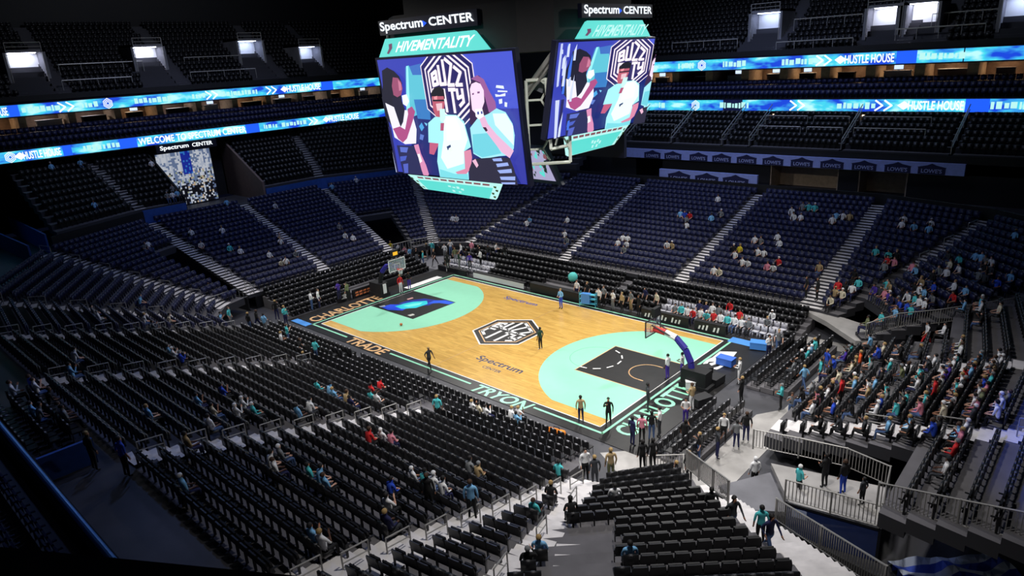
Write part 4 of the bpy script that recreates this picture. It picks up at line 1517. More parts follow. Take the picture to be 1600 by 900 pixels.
def lattice(P0, P1, z0, z1, tilt):
    """hexagon tube lattice on the plane from P0 to P1 (plan) between heights, leaning by tilt"""
    b = MB()
    P0, P1 = Vector((*P0, 0)), Vector((*P1, 0))
    d = P1 - P0
    L = d.length
    d.normalize()
    n = Vector((d.y, -d.x, 0))
    r = 0.85

    def W(s, z):
        return rel(P0 + d * s + n * tilt * (z - z0) / (z1 - z0) + Vector((0, 0, z)))
    i = 0
    x = r * 0.5
    while x < L:
        z = z0 + r * (1.0 if i % 2 else 0.2)
        while z < z1:
            pts = [(x + r * math.cos(math.radians(a)), z + r * math.sin(math.radians(a))) for a in (0, 60, 120, 180)]
            pts = [(min(max(px_, 0), L), min(max(pz_, z0), z1)) for px_, pz_ in pts]
            for p, q in zip(pts, pts[1:]):
                if (p[0] - q[0]) ** 2 + (p[1] - q[1]) ** 2 > 0.01:
                    b.tube(W(*p), W(*q), 0.07, 5)
            z += r * math.sqrt(3)
        x += r * 1.5
        i += 1
    b.tube(W(0, z1), W(L, z1), 0.1)
    b.tube(W(0, z0), W(L, z0), 0.1)
    b.tube(W(0, z0), W(0, z1), 0.1)
    b.tube(W(L, z0), W(L, z1), 0.1)
    b.build('corner_lattice', mat('silver_tube', (215, 220, 210), 0.5), sb)


lattice((20.9, 3.8), (22.7, 5.6), 14.0, 19.0, 0.4)
lattice((22.6, 5.6), (22.6, 3.9), 15.0, 19.0, 0.2)
lattice((6.6, 6.4), (8.9, 3.6), 14.0, 20.6, 0.5)
for p_, q_, r_, nm_ in [((20.3, 4.0, 18.0), (23.3, 4.0, 20.8), .16, 'truss_beam'), ((20.3, 4.0, 17.6), (23.3, 4.0, 20.4), .08, 'truss_beam'), ((6.5, 5, 20.8), (7.6, 4.4, 23), .1, 'truss_beam')] + [((x, y, 23), (x, y, 42), .06, 'hanging_cable') for x, y in ((9.5, 4.5), (20, 4.5), (9.5, 13), (20, 13), (22.5, 8))]:
    b = MB()
    b.tube(rel(p_), rel(q_), r_)
    b.build(nm_, M_METAL, sb)
b = MB()
b.add([rel(p) for p in ((6.6, 4.6, 20.4), (8.5, 3.4, 20.4), (7.6, 3.9, 17.8))], [(0, 1, 2)])
b.add([rel(p) for p in ((20.6, 4.6, 18.5), (23.4, 4.6, 21.1), (23.4, 4.6, 19.8), (21.5, 4.6, 18.2))], [(0, 1, 2, 3)])
b.build('grey_gusset', mat('grey_sheet', (120, 122, 130), 0.6), sb)
# far faces (backs), so that the board is whole from other sides
b = MB()
b.box((-5.5, 6.2, 1.0), (6.9, 6.5, 8.7))
b.box((-5.4, -3.6, 3.7), (-5.1, 5.4, 9.0))
b.build('back_screens', M_BOARD, sb)

# ------------------------------------------------------------------ courtside rows


def chair_row(A, B, z, face, where, row, pitch=0.55, mats=None, skip=()):
    dx, dy = B[0] - A[0], B[1] - A[1]
    L = math.hypot(dx, dy)
    n = int(L / pitch)
    rz = math.atan2(-face[0], face[1])
    for j in range(n + 1):
        s = j * pitch
        if any(a <= s <= c for a, c in skip):
            continue
        SEATS['courtside_chair'].append(dict(p=(A[0] + dx / L * s, A[1] + dy / L * s, z), rz=rz, row=row, seat=j + 1, where=where, occ=False, mats=mats))


def riser(poly, z):
    b = MB()
    b.prism(ccw(poly), 0.0, z)
    o = b.build('floor_riser', M_TREAD)
    tag(o, kind='structure')


for k in range(5):
    y = -2.65 - 0.78 * k
    z = 0.2 * k
    if k:
        riser([(-2.0, y - 0.42), (30.6, y - 0.42), (30.6, y + 0.4), (-2.0, y + 0.4)], z)
    chair_row((-1.6, y), (30.2, y), z, (0, 1), 'the near side of the court', k + 1, skip=((20.6, 22.6),) if k > 2 else ((10, 11),))
for k in range(5):
    y = 17.3 + 0.85 * k
    z = 0.22 * max(0, k - 0)
    if k:
        riser([(-4.0, y - 0.4), (33.0, y - 0.4), (33.0, y + 0.44), (-4.0, y + 0.44)], z)
    chair_row((-3.4, y), (32.6, y), z, (0, -1), 'the far side of the court', k + 1, skip=((13, 16.5),) if k < 2 else ((20, 21),), mats='bench' if k == 1 else ('bench' if k == 0 else None))
for k in range(6):
    x = -3.9 - 0.82 * k
    z = 0.2 * k
    if k:
        riser([(x - 0.42, -0.6), (x + 0.4, -0.6), (x + 0.4, 15.6), (x - 0.42, 15.6)], z)
    chair_row((x, -0.3), (x, 15.3), z, (1, 0), 'the left baseline', k + 1, skip=((5.9, 9.5),) if k < 2 else ())
for k in range(4):
    x = 32.7 + 0.85 * k
    z = 0.16 * k
    for (a, c, nm) in ((-0.6, 6.0, 'the right baseline, near part'), (9.6, 17.4, 'the right baseline, far part')):
        if k == 3 and a < 0:
            continue
        if k:
            riser([(x - 0.44, a - 0.3), (x + 0.46, a - 0.3), (x + 0.46, c + 0.3), (x - 0.44, c + 0.3)], z)
        chair_row((x, a), (x, c), z, (-1, 0), nm, k + 1, mats=None)

for k in range(3):
    chair_row((12.0, -22.5 - .8 * k), (18.2, -22.5 - .8 * k), 6.15, (0, 1), 'dark near concourse', k + 1)

for s in SEATS['courtside_chair']:
    if s['mats'] == 'bench' and not (22 < s['p'][0] < 32 or -3 < s['p'][0] < 3):
        s['mats'] = None

# ------------------------------------------------------------------ seat prototypes


def arena_seat_parts():
    """flip-up seat, origin on the tread under its front, facing +y"""
    P = {}
    b = MB()
    rows = []
    for z, y, w_ in ((0.40, -0.13, .44), (0.55, -0.17, .50), (0.75, -0.21, .50), (0.88, -0.24, .42)):
        rows.append([(x * w_, y - 0.02 * (1 - abs(x * 2) ** 2) * -1 - 0.025 * (1 - (2 * x) ** 2), z) for x in (-.5, -.25, 0, .25, .5)])
    vs = [p for r in rows for p in r] + [(p[0], p[1] - 0.05, p[2]) for r in rows for p in r]
    fs = []
    for off, fl in ((0, 1), (20, 0)):
        for i in range(3):
            for j in range(4):
                q = (off + i * 5 + j, off + i * 5 + j + 1, off + i * 5 + j + 6, off + i * 5 + j + 5)
                fs.append(q[::-1] if fl else q)
    rim = [0, 1, 2, 3, 4, 9, 14, 19, 18, 17, 16, 15, 10, 5]
    for a, c in zip(rim, rim[1:] + rim[:1]):
        fs.append((a, c, c + 20, a + 20))
    b.add(vs, fs)
    P['backrest'] = b
    b = MB()
    b.box((-.21, -0.02, -0.22), (.21, 0.04, 0.2), M=Matrix.Translation((0, -0.09, 0.62)) @ Matrix.Rotation(math.radians(10), 4, 'X'))
    P['seat_pan'] = b
    for x in (-.262, .262):
        b = MB()
        b.box((x - .012, -.2, 0), (x + .02, -.12, .66))
        b.box((x - .025, -.2, .60), (x + .025, .08, .64))
        P['armrest%s' % x] = b
    b = MB()
    b.tube((-.25, -.16, .4), (.25, -.16, .4), .02, 5)
    P['bracket'] = b
    return P


def courtside_parts():
    P = {}
    b = MB()
    b.box((-.22, -.24, .46), (.22, -.19, .86), M=Matrix.Translation((0, 0, 0)))
    P['backrest'] = b
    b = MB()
    b.box((-.07, -.246, .80), (.07, -.184, .868))  # pale number plate, doubling as a painted glint on the seat
    P['plate_glint'] = b
    b = MB()
    b.box((-.22, -.2, .40), (.22, .2, .46))
    P['seat'] = b
    for x in (-.2, .2):
        for y in (-.2, .17):
            b = MB()
            b.tube((x, y, 0), (x, y * .9, .40), .016, 5)
            P['leg%s%s' % (x, y)] = b
    return P


def merged(parts, skip=()):
    m_ = MB()
    for k, v in parts.items():
        if k in skip:
            continue
        m_.add(v.v, v.f)
    return m_


def mini(kind):
    """light version for the mass of far seats"""
    b = MB()
    if kind == 'arena_seat':
        b.box((-.25, -.24, .42), (.25, -.17, .87))
        b.box((-.23, -.15, .40), (.23, -.06, .78))
        b.box((-.03, -.2, 0), (.03, -.12, .45))
    else:
        b.box((-.22, -.24, .46), (.22, -.19, .86))
        b.box((-.22, -.2, .38), (.22, .2, .46))
        b.box((-.19, -.2, 0), (-.15, .18, .4))
        b.box((.15, -.2, 0), (.19, .18, .4))
    b.box((-.06, -.25, .80), (.06, -.165, .88), 1)  # pale plate; on the far rows it paints the reflection off the seat
    return b


M_PLATE_GLINT = mat('pale_plate_glint', (150, 150, 156), .6)


def build_seats():
    for kind, proto_parts, label_kind in (('arena_seat', arena_seat_parts(), 'folded stadium seat'), ('courtside_chair', courtside_parts(), 'black courtside chair')):
        L = [s for s in SEATS[kind] if not s['occ']]
        occ = [s for s in SEATS[kind] if s['occ']]
        for s in L + occ:
            s['d'] = (Vector(s['p']) - CAMP).length
            q = project((s['p'][0], s['p'][1], s['p'][2] + .6))
            s['in'] = q is not None and 5 < q[0] < 1595 and 5 < q[1] < 893
        L.sort(key=lambda s: (not s['in'], s['d']))
        near, rest = L[:285], L[285:]
        # prototype
        def make(mname):
            root = empty({'arena_seat': 'stadium_chair'}.get(kind, kind))
            mm = {'k': M_BLACKP, 'n': M_NAVY, 'w': mat('white_cover', (205, 205, 215), .7)}[mname]
            for pn, b in proto_parts.items():
                nm = 'leg' if pn.startswith('leg') else 'armrest' if pn.startswith('armrest') else pn
                c = b.build(nm, M_DMETAL if nm in ('leg', 'bracket') else M_PLATE_GLINT if nm == 'plate_glint' else mm, root)
            return root
        protos = {}
        first = {}
        for s in near:
            mk = {'bench': 'w', 'pale': 'w'}.get(s['mats'], 'k' if kind == 'courtside_chair' or s['mats'] == 'near' else 'n')
            if mk not in protos:
                protos[mk] = make(mk)
                o = protos[mk]
            else:
                o = copy_tree(protos[mk])
            o.location = s['p']
            o.rotation_euler = (0, 0, s['rz'])
            colour = {'k': 'black', 'n': 'navy', 'w': 'white covered'}[mk]
            if kind == 'arena_seat':
                o['label'] = 'empty %s seat, %s in the %s row, %s' % (colour, nth(s['seat']), nth(s['row']), s['where'])
                o['category'] = 'chair'
                o['group'] = 'folded seats nearest the camera'
            else:
                o['label'] = '%s chair, %s in the %s row, %s' % (colour, nth(s['seat']), nth(s['row']), s['where'])
                o['category'] = 'chair'
                o['group'] = 'courtside chairs'
        # the mass
        mb = mini(kind)
        V = np.array([tuple(v) for v in mb.v])
        F = np.array([f for f in mb.f])
        FM = np.array(mb.m, dtype=np.int32)
        for mk, sel in (('k', lambda s: kind == 'courtside_chair' and s['mats'] is None or s['mats'] == 'near'), ('w', lambda s: s['mats'] in ('bench', 'pale')), ('n', lambda s: kind == 'arena_seat' and s['mats'] is None)):
            S = [s for s in rest + occ if sel(s)]
            if kind == 'arena_seat':
                # occupied seats keep only their back
                pass
            if not S:
                continue
            allv, allf = [], []
            n0 = 0
            for s in S:
                c, sn = math.cos(s['rz']), math.sin(s['rz'])
                v = V.copy()
                if s['occ'] and kind == 'arena_seat':
                    m_ = np.arange(8, 16)
                    fold = v[m_]
                    # pan swung down
                    fold = np.array([(x, -.14 + (z - .40), .40 + (y + .15)) for x, y, z in fold])
                    v[m_] = fold
                r = np.stack([v[:, 0] * c - v[:, 1] * sn + s['p'][0], v[:, 0] * sn + v[:, 1] * c + s['p'][1], v[:, 2] + s['p'][2]], 1)
                allv.append(r)
                allf.append(F + n0)
                n0 += len(V)
            AV, AF = np.concatenate(allv), np.concatenate(allf)
            me = bpy.data.meshes.new(kind + '_rows')
            me.vertices.add(len(AV))
            me.vertices.foreach_set('co', AV.ravel())
            me.loops.add(AF.size)
            me.loops.foreach_set('vertex_index', AF.ravel().astype(np.int32))
            me.polygons.add(len(AF))
            me.polygons.foreach_set('loop_start', np.arange(0, AF.size, 4, dtype=np.int32))
            me.update(calc_edges=True)
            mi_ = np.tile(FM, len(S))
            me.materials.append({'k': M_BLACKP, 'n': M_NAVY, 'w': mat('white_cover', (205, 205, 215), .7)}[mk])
            me.materials.append(M_PLATE_GLINT if kind == 'courtside_chair' else mat('dim_plate_glint', (80, 80, 84), .5))
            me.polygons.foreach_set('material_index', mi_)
            o = bpy.data.objects.new({'k': 'black_' + kind + '_rows', 'n': 'navy_' + kind + '_rows', 'w': 'covered_' + kind + '_rows'}[mk], me)
            COL.objects.link(o)
            tag(o, {'k': 'rows of black %ss further off', 'n': 'rows of navy %ss filling the stands', 'w': 'rows of white covered %ss by the court'}[mk] % kind.replace('_', ' '), 'seats', kind='stuff')


# ------------------------------------------------------------------ handrails in the aisles


def handrail_proto():
    root = empty('handrail')
    b = MB()
    b.path([(0, -.5, .84), (0, .5, .98)], .028, 6)
    b.build('top_rail', M_METAL, root)
    b = MB()
    b.path([(0, -.5, .45), (0, .5, .59)], .022, 6)
    b.build('mid_rail', M_METAL, root)
    for y in (-.5, .5):
        b = MB()
        b.tube((0, y, -.1), (0, y, .84 if y < 0 else .98), .028, 6)
        b.build('post', M_METAL, root)
    return root


HR = None


def rails(key, ks, where):
    global HR
    A, B = LN[key]
    d = Vector((B[0] - A[0], B[1] - A[1]))
    L = d.length
    d /= L
    s = Vector((d.y, -d.x))
    rise = (ZO - ZI) / NR
    for i, k in enumerate(ks):
        if HR is None:
            HR = o = handrail_proto()
        else:
            o = copy_tree(HR)
        p = Vector(A) + d * (k + 0.9) / NR * L
        o.location = (p.x, p.y, ZI + rise * (k + 0.7))
        o.rotation_euler = (0, 0, math.atan2(-d.x, d.y))
        o['label'] = 'grey tube handrail, %s up the aisle stairs %s' % (nth(i + 1), where)
        o['category'] = 'handrail'
        o['group'] = 'aisle handrails'


rails('N2', range(0, 18, 2), 'in the middle of the near stand')
rails('N3', range(0, 18, 2), 'at the right end of the near stand')
rails('N1', range(0, 18, 2), 'left of the middle of the near stand')
rails('N0', range(0, 18, 2), 'at the left corner of the near stand')
rails('A', range(4, 18, 3), 'in the near left corner')
rails('L4', range(2, 18, 3), 'up the left corner')
rails('L3', range(0, 12, 3), 'above the left tunnel mouth')
rails('R1', range(4, 18, 3), 'in the right end stand')
rails('F5', range(9, 18, 3), 'in the far right corner')
rails('C0', range(3, 16, 4), 'left of the near right corner block')

# ------------------------------------------------------------------ fences


def fence(pts, label, h=1.05, gap=0.14, zoff=0.0, m=None):
    m = m or M_METAL
    root = empty('railing', pts[0], 0, label, 'railing')
    O = Vector(pts[0])
    P = [Vector(p) - O for p in pts]
    up = Vector((0, 0, 1))
    b = MB()
    for a, c in zip(P, P[1:]):
        b.tube(a + up * h, c + up * h, .035, 6)
        b.tube(a + up * .12, c + up * .12, .025, 6)
    b.build('rail', m, root)
    b = MB()
    for a, c in zip(P, P[1:]):
        L = (c - a).length
        n = max(1, int(L / gap))
        for k in range(n + 1):
            q = a + (c - a) * k / n
            b.box((q.x - .016, q.y - .016, q.z + .12), (q.x + .016, q.y + .016, q.z + h))
    b.build('bars', m, root)
    for q in P:
        b = MB()
        b.tube(q - up * 0.02, q + up * (h + .03), .045, 6)
        b.build('post', m, root)
    return root


def bw(px, py, z):
    q = floor_at(px, py, z)
    return (q.x, q.y, z)


# platform beside the right stand with its dark glass front
plat = [(38.6, -0.2), (43.4, 1.0), (43.8, -2.0), (40.4, -2.6)]
b = MB()
b.prism(ccw(plat), 1.35, 1.6)
tag(b.build('floor_platform', M_WALK), kind='structure')
b = MB()
b.prism(ccw([(37.2, -2.6), (38.6, -0.2), (40.4, -2.6), (38.8, -3.6)]), 0.9, 1.1)
tag(b.build('floor_ramp', M_CONC), kind='structure')
fence([(37.4, 0.5, 1.6), (39.4, 1.0, 1.6), (41.4, 1.4, 1.6), (43.3, 1.0, 1.6), (43.8, -1.9, 1.6)], 'curved barred railing round the back of the platform at the right')
fence([(40.2, -2.6, 1.6), (42.0, -2.35, 1.6), (43.8, -2.1, 1.6)], 'short barred railing on the platform above the dark glass')
fence([(43.8, -2.9, 3.0), (46.5, -3.4, 3.7), (49.5, -3.9, 4.5), (53, -4.4, 5.4)], 'long barred railing along the lower edge of the right end stand', h=1.15)
fence([(37.5, 17.3, 1.6), (38.9, 19.2, 2.0), (41.0, 20.2, 2.4), (44.5, 22.4, 3.2), (48, 25, 4.2)], 'curved barred railing before the far right corner stand')
g = empty('glass_front', (40.3, -2.65, 0.0), math.atan2(0.55, 3.5), 'dark blue glass front under the platform with a pale reflection', 'glass panel')
b = MB()
b.box((0, -0.04, 0.0), (3.6, 0.02, 1.58))
b.build('glass', mat('dark_blue_glass', (50, 66, 120), 0.08, noise=0.1), g)
b = MB()
b.box((0, -0.06, 1.5), (3.6, 0.03, 1.6))
b.box((-0.05, -0.06, 0), (0.05, 0.03, 1.6))
b.box((3.55, -0.06, 0), (3.65, 0.03, 1.6))
b.build('frame', M_DMETAL, g)
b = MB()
b.box((0.25, -0.055, 1.0), (0.85, -0.045, 1.42))  # pale patch painted on the glass as its reflection
b.build('painted_reflection', mat('reflection_paint', (190, 205, 245), 0.5), g)
# railing down the side of the corner block and across the walkway
c0, c1 = LN['C1']
pp = []
for t in (0.0, .1, .2, .3):
    q = lerp(c0, c1, t)
    pp.append((q[0] + .25, q[1] + .25, ZI + (ZO - ZI) * t * 1.0))
fence(pp, 'short barred railing at the right front of the near corner block', h=1.1)
fence([(35.3, -2.4, 0), (34.6, -1.2, 0), (33.2, -2.4, 0)], 'short barred gate at the foot of the near corner block')
fence([(40.6, -4.6, 1.9), (43.0, -6.7, 3.0), (45.6, -9.0, 4.2)], 'barred railing beside the pale stairs at the lower right', h=1.1)
fence([(-8.6, -5.4, 1.2), (-8.8, -3.2, 1.2), (-8.7, -1.2, 1.2)], 'railing by the tunnel mouth at the left corner', gap=.3)
fence([(-8.7, 14.7, 1.2), (-8.4, 17.0, 1.2), (-7.4, 19.4, 1.2)], 'railing by the tunnel mouth in the far left corner', gap=.3)

# ------------------------------------------------------------------ courtside tables, signs and gear


def table(x0, x1, y0, y1, h, label, front, marks=()):
    root = empty('scorer_table', ((x0 + x1) / 2, (y0 + y1) / 2, 0), 0, label, 'table')
    w2, d2 = (x1 - x0) / 2, (y1 - y0) / 2
    b = MB()
    b.box((-w2, -d2, h - .05), (w2, d2, h))
    b.build('table_top', M_DARK, root)
    b = MB()
    b.box((-w2, -d2 - .02, .05), (w2, -d2 + .03, h - .05))
    b.build('front_panel', front, root)
    for x in (-w2 + .05, w2 - .05):
        b = MB()
        b.box((x - .03, d2 - .08, 0), (x + .03, d2 - .02, h - .05))
        b.build('leg', M_DMETAL, root)
    for (s, l, t) in marks:
        k, n_ = 0, int(l / .3)
        for k in range(n_):
            x = -w2 + s + k * .3
            hh = .2 + (k * 7 % 3) * .06
            if k % 4 != 3:
                mesh_obj('white_stroke', [(x, -d2 - .03, .14), (x + .14, -d2 - .03, .14), (x + .24, -d2 - .03, .14 + hh + .1), (x + .1, -d2 - .03, .14 + hh + .1)], [(0, 1, 2, 3)], M_WHITE, root)
    return root


MB_BL = mat('table_front_black', (22, 22, 28), .5)
MB_WH = mat('table_front_white', (225, 228, 235), .5)
table(2.0, 8.6, 16.1, 16.55, .6, 'low white fronted panel by the left end of the far sideline', MB_WH)
table(9.4, 16.8, 16.1, 16.7, .8, 'long black scorer table at mid court on the far sideline', MB_BL)
table(21.2, 25.4, 16.1, 16.5, .75, 'black sideline panel with white strokes near the right hoop', MB_BL, [(.3, 3.4, 'BUZZ CITY')])
table(25.9, 28.4, 16.1, 16.5, .75, 'short black sideline panel at the far right of the court', MB_BL, [(.3, 1.8, 'HORNETS')])
table(-3.2, 1.0, 16.1, 16.5, .5, 'dark panel at the far left corner of the court', MB_BL)


def sign_box(x, y, w_, d_, h, rz, m, label, txt=None, cm=None):
    root = empty('courtside_sign', (x, y, 0), rz, label, 'sign')
    b = MB()
    b.box((-w_ / 2, -d_ / 2, 0.02), (w_ / 2, d_ / 2, h))
    b.build('panel', m, root)
    if txt:
        polys = [[(-.25, .3), (.2, .25), (.1, .5), (.28, .62), (.05, .8), (-.2, .7), (-.05, .5)]] if txt == 'mark' else [[(-.4 + .2 * k, .2 + q), (-.25 + .2 * k, .2 + q), (-.22 + .2 * k, .4 + q), (-.37 + .2 * k, .4 + q)] for k in range(4) for q in (0, .32)]
        for pl in polys:
            mesh_obj('printed_mark', [(x * w_, -d_ / 2 - .012, z * h) for x, z in pl], [tuple(range(len(pl)))], cm or M_WHITE, root)
    return root


sign_box(-3.3, 4.6, 1.4, .2, .9, math.pi / 2, MB_BL, 'black padded sign with a white mark by the left baseline', 'mark')
sign_box(-3.2, 6.6, 2.2, .2, .8, math.pi / 2, MB_BL, 'black padded sign with orange stripes behind the left baseline', 'bars', mat('orange_print', (235, 140, 90), .5))
sign_box(-3.2, 9.6, 2.6, .2, .7, math.pi / 2, MB_BL, 'plain black padded sign behind the left baseline')


def ball_rack(x, y, z=0):
    root = empty('ball_rack', (x, y, z), 0.3, 'blue and cyan ball cart on the far sideline', 'ball rack')
    b = MB()
    for zz in (.25, .65, 1.05):
        b.box((-.7, -.2, zz), (.7, .2, zz + .04))
    for x_ in (-.7, .7):
        for y_ in (-.2, .2):
            b.tube((x_, y_, 0), (x_, y_, 1.3), .025)
    b.build('frame', mat('cyan_frame', (90, 200, 230), .5), root)
    b = MB()
    b.box((-.55, -.22, .3), (.2, .22, 1.15))
    b.build('cover', mat('bright_blue_paint', (80, 150, 230), 0.5), root)


ball_rack(16.2, 15.75)


def icosphere(name, loc, r, m, label, cat, group=None):
    bm = bmesh.new()
    bmesh.ops.create_icosphere(bm, subdivisions=2, radius=r)
    me = bpy.data.meshes.new(name)
    bm.to_mesh(me)
    bm.free()
    for p in me.polygons:
        p.use_smooth = True
    me.materials.append(m)
    o = bpy.data.objects.new(name, me)
    COL.objects.link(o)
    o.location = loc
    return tag(o, label, cat, group)


MT = mat('teal_cloth', (95, 210, 205), .8)
icosphere('balloon', (13.2, 17.6, 1.6), .45, MT, 'round teal balloon behind the scorer table', 'balloon')
icosphere('basketball', (6.2, 3.6, .135), .12, mat('orange_ball', (200, 110, 60), .6), 'orange basketball lying on the left mint arc', 'ball')
# two cushions lying on the first near row
sgn = empty('orange_bag', (27.6, -2.65, .46), .2, 'bright orange bag lying on the front row chairs by the near corner', 'bag')
b = MB()
b.tube((-.45, 0, .14), (.45, 0, .14), .16, 10)
b.tube((-.55, 0, .14), (-.45, 0, .14), .08, 10, r2=.16)
b.tube((.45, 0, .14), (.55, 0, .14), .16, 10, r2=.08)
b.build('body', mat('orange_cloth', (250, 140, 40), .8), sgn)
b = MB()
b.path([(-.2, 0, .28), (-.15, 0, .42), (.15, 0, .42), (.2, 0, .28)], .02)
b.build('strap', M_DARK, sgn)

p = floor_at(1490, 890, 0.25)
bn = empty('folded_banner', (p.x, p.y, 0.0), 0.75, 'crumpled blue and white banner lying at the bottom right', 'banner')
for i, (c, nm) in enumerate((((50, 80, 200), 'blue_stripe'), ((210, 220, 240), 'white_stripe'), ((60, 90, 205), 'blue_stripe'), ((200, 212, 238), 'white_stripe'))):
    vs, fs = [], []
    for u in range(17):
        for v in range(2):
            x, y = -2.2 + u * .28, -.7 + (i + v) * .36
            vs.append((x, y + .1 * math.sin(u * .9), .25 + .14 * math.sin(u * .8 + (i + v)) + .05 * math.cos(u * 1.7)))
    n_ = len(vs)
    vs += [(a_, b_, 0.0) for a_, b_, c_ in vs]
    for u in range(16):
        k = u * 2
        fs += [(k, k + 2, k + 3, k + 1), (k, k + n_, k + 2 + n_, k + 2), (k + 1, k + 3, k + 3 + n_, k + 1 + n_)]
    mesh_obj(nm, vs, fs, mat('banner_%d_%d_%d' % c, c, .8), bn)

# photographers' gear behind the right baseline
for i, (px, py, c, lab) in enumerate([(1134, 570, (60, 110, 210), 'blue equipment case behind the right hoop'), (1185, 545, (80, 150, 235), 'light blue case beside the rows behind the right baseline'), (1085, 606, (235, 235, 238), 'white equipment case at the foot of the right hoop'),
                                      (1098, 585, (24, 24, 28), 'black open case near the right baseline rows'), (1096, 632, (30, 30, 34), 'black road case left of the pale walkway'), (1118, 600, (26, 26, 30), 'black road case between the hoop base and the baseline rows')]):
    p = floor_at(px, py, 0.0)
    rt = empty('equipment_case', (p.x, p.y, 0), 0.3 * i, lab, 'case')
    mm = mat('case_%d_%d_%d' % c, c, .5)
    b = MB()
    b.box((-.55, -.35, .06), (.55, .35, .5))
    b.build('body', mm, rt)
    b = MB()
    b.box((-.57, -.37, .5), (.57, .37, .56))
    b.build('lid', mm, rt)
    b = MB()
    for x_ in (-.45, .45):
        for y_ in (-.28, .28):
            b.box((x_ - .05, y_ - .05, 0), (x_ + .05, y_ + .05, .07))
    b.build('castor', M_DMETAL, rt)

# ------------------------------------------------------------------ people
SKINS = [mat('skin_light', (225, 175, 150), .6), mat('skin_mid', (170, 118, 90), .6), mat('skin_dark', (95, 62, 48), .6)]
HAIRS = [mat('hair_black', (22, 18, 18), .7), mat('hair_brown', (70, 48, 34), .7), mat('hair_fair', (170, 140, 90), .7)]
CLOTH = {
    'white': (238, 238, 240), 'teal': (80, 200, 205), 'light blue': (130, 190, 235), 'blue': (40, 80, 205), 'black': (20, 20, 23), 'grey': (125, 128, 132),
    'red': (215, 40, 45), 'orange': (250, 95, 40), 'purple': (75, 50, 160), 'navy': (28, 32, 78), 'yellow': (235, 210, 50), 'tan': (180, 155, 115),
    'dark green': (34, 62, 50), 'pink': (225, 140, 160), 'denim': (70, 95, 140), 'dark grey': (55, 58, 64), 'olive': (120, 125, 90), 'cream': (225, 215, 190)}
CM = {k: mat('cloth_' + k.replace(' ', '_'), v, .85) for k, v in CLOTH.items()}
SHOE = {'white': mat('shoe_white', (225, 225, 225), .6), 'black': mat('shoe_black', (25, 25, 28), .6), 'lime': mat('shoe_lime', (190, 235, 60), .6)}


def body_mesh(name, J, E):
    """J: joint -> (x,y,z,r); E: list of (a,b,slot).  One continuous skin around the skeleton."""
    me = bpy.data.meshes.new(name)
    ks = list(J)
    me.from_pydata([J[k][:3] for k in ks], [(ks.index(a), ks.index(b)) for a, b, _ in E], [])
    o = bpy.data.objects.new(name, me)
    COL.objects.link(o)
    sk = o.modifiers.new('skin', 'SKIN')
    sk.use_smooth_shade = True
    sv = me.skin_vertices[0].data
    for i, k in enumerate(ks):
        r = J[k][3]
        sv[i].radius = (r, r) if not isinstance(r, tuple) else r
        sv[i].use_root = (i == 0)
    ss = o.modifiers.new('sub', 'SUBSURF')
    ss.levels = 1
    ss.render_levels = 1
    dg = bpy.context.evaluated_depsgraph_get()
    out = bpy.data.meshes.new_from_object(o.evaluated_get(dg))
    bpy.data.objects.remove(o)
    out.name = name
    idx = []
    for p in out.polygons:
        c = p.center
        best, bs = 1e9, 0
        for a, b_, s in E:
            A, B = Vector(J[a][:3]), Vector(J[b_][:3])
            t = max(0, min(1, (c - A).dot(B - A) / max((B - A).length_squared, 1e-9)))
            d = (c - (A + (B - A) * t)).length
            ra = J[a][3] if not isinstance(J[a][3], tuple) else max(J[a][3])
            d -= ra * .3
            if d < best:
                best, bs = d, s
        idx.append(bs)
        p.use_smooth = True
    for i in range(5):
        out.materials.append(SKINS[0])
    out.polygons.foreach_set('material_index', idx)
    out.update()
    return out


def fingers(J, E, tag_, wrist, d, side):
    """five short unequal fingers from the palm"""
    w = Vector(J[wrist][:3])
    d = Vector(d).normalized()
    s = Vector((side, 0, 0))
    up = d.cross(s).normalized()
    palm = w + d * .075
    J['palm' + tag_] = (*palm, .03)
    E.append((wrist, 'palm' + tag_, 0))
    for i, (off, ln) in enumerate(((-.03, .075), (-.01, .088), (.011, .082), (.03, .062))):
        a = palm + s * 0 + up * off + d * .02
        e = a + d * ln * .55
        f = e + d * ln * .4 - s * .022
        J['f%s%da' % (tag_, i)] = (*a, .010)
        J['f%s%db' % (tag_, i)] = (*e, .009)
        J['f%s%dc' % (tag_, i)] = (*f, .008)
        E += [('palm' + tag_, 'f%s%da' % (tag_, i), 0), ('f%s%da' % (tag_, i), 'f%s%db' % (tag_, i), 0), ('f%s%db' % (tag_, i), 'f%s%dc' % (tag_, i), 0)]
    a = w + d * .035 + up * .045
    J['t%sa' % tag_] = (*a, .011)
    J['t%sb' % tag_] = (*(a + d * .04 + up * .015), .009)
    E += [(wrist, 't%sa' % tag_, 0), ('t%sa' % tag_, 't%sb' % tag_, 0)]


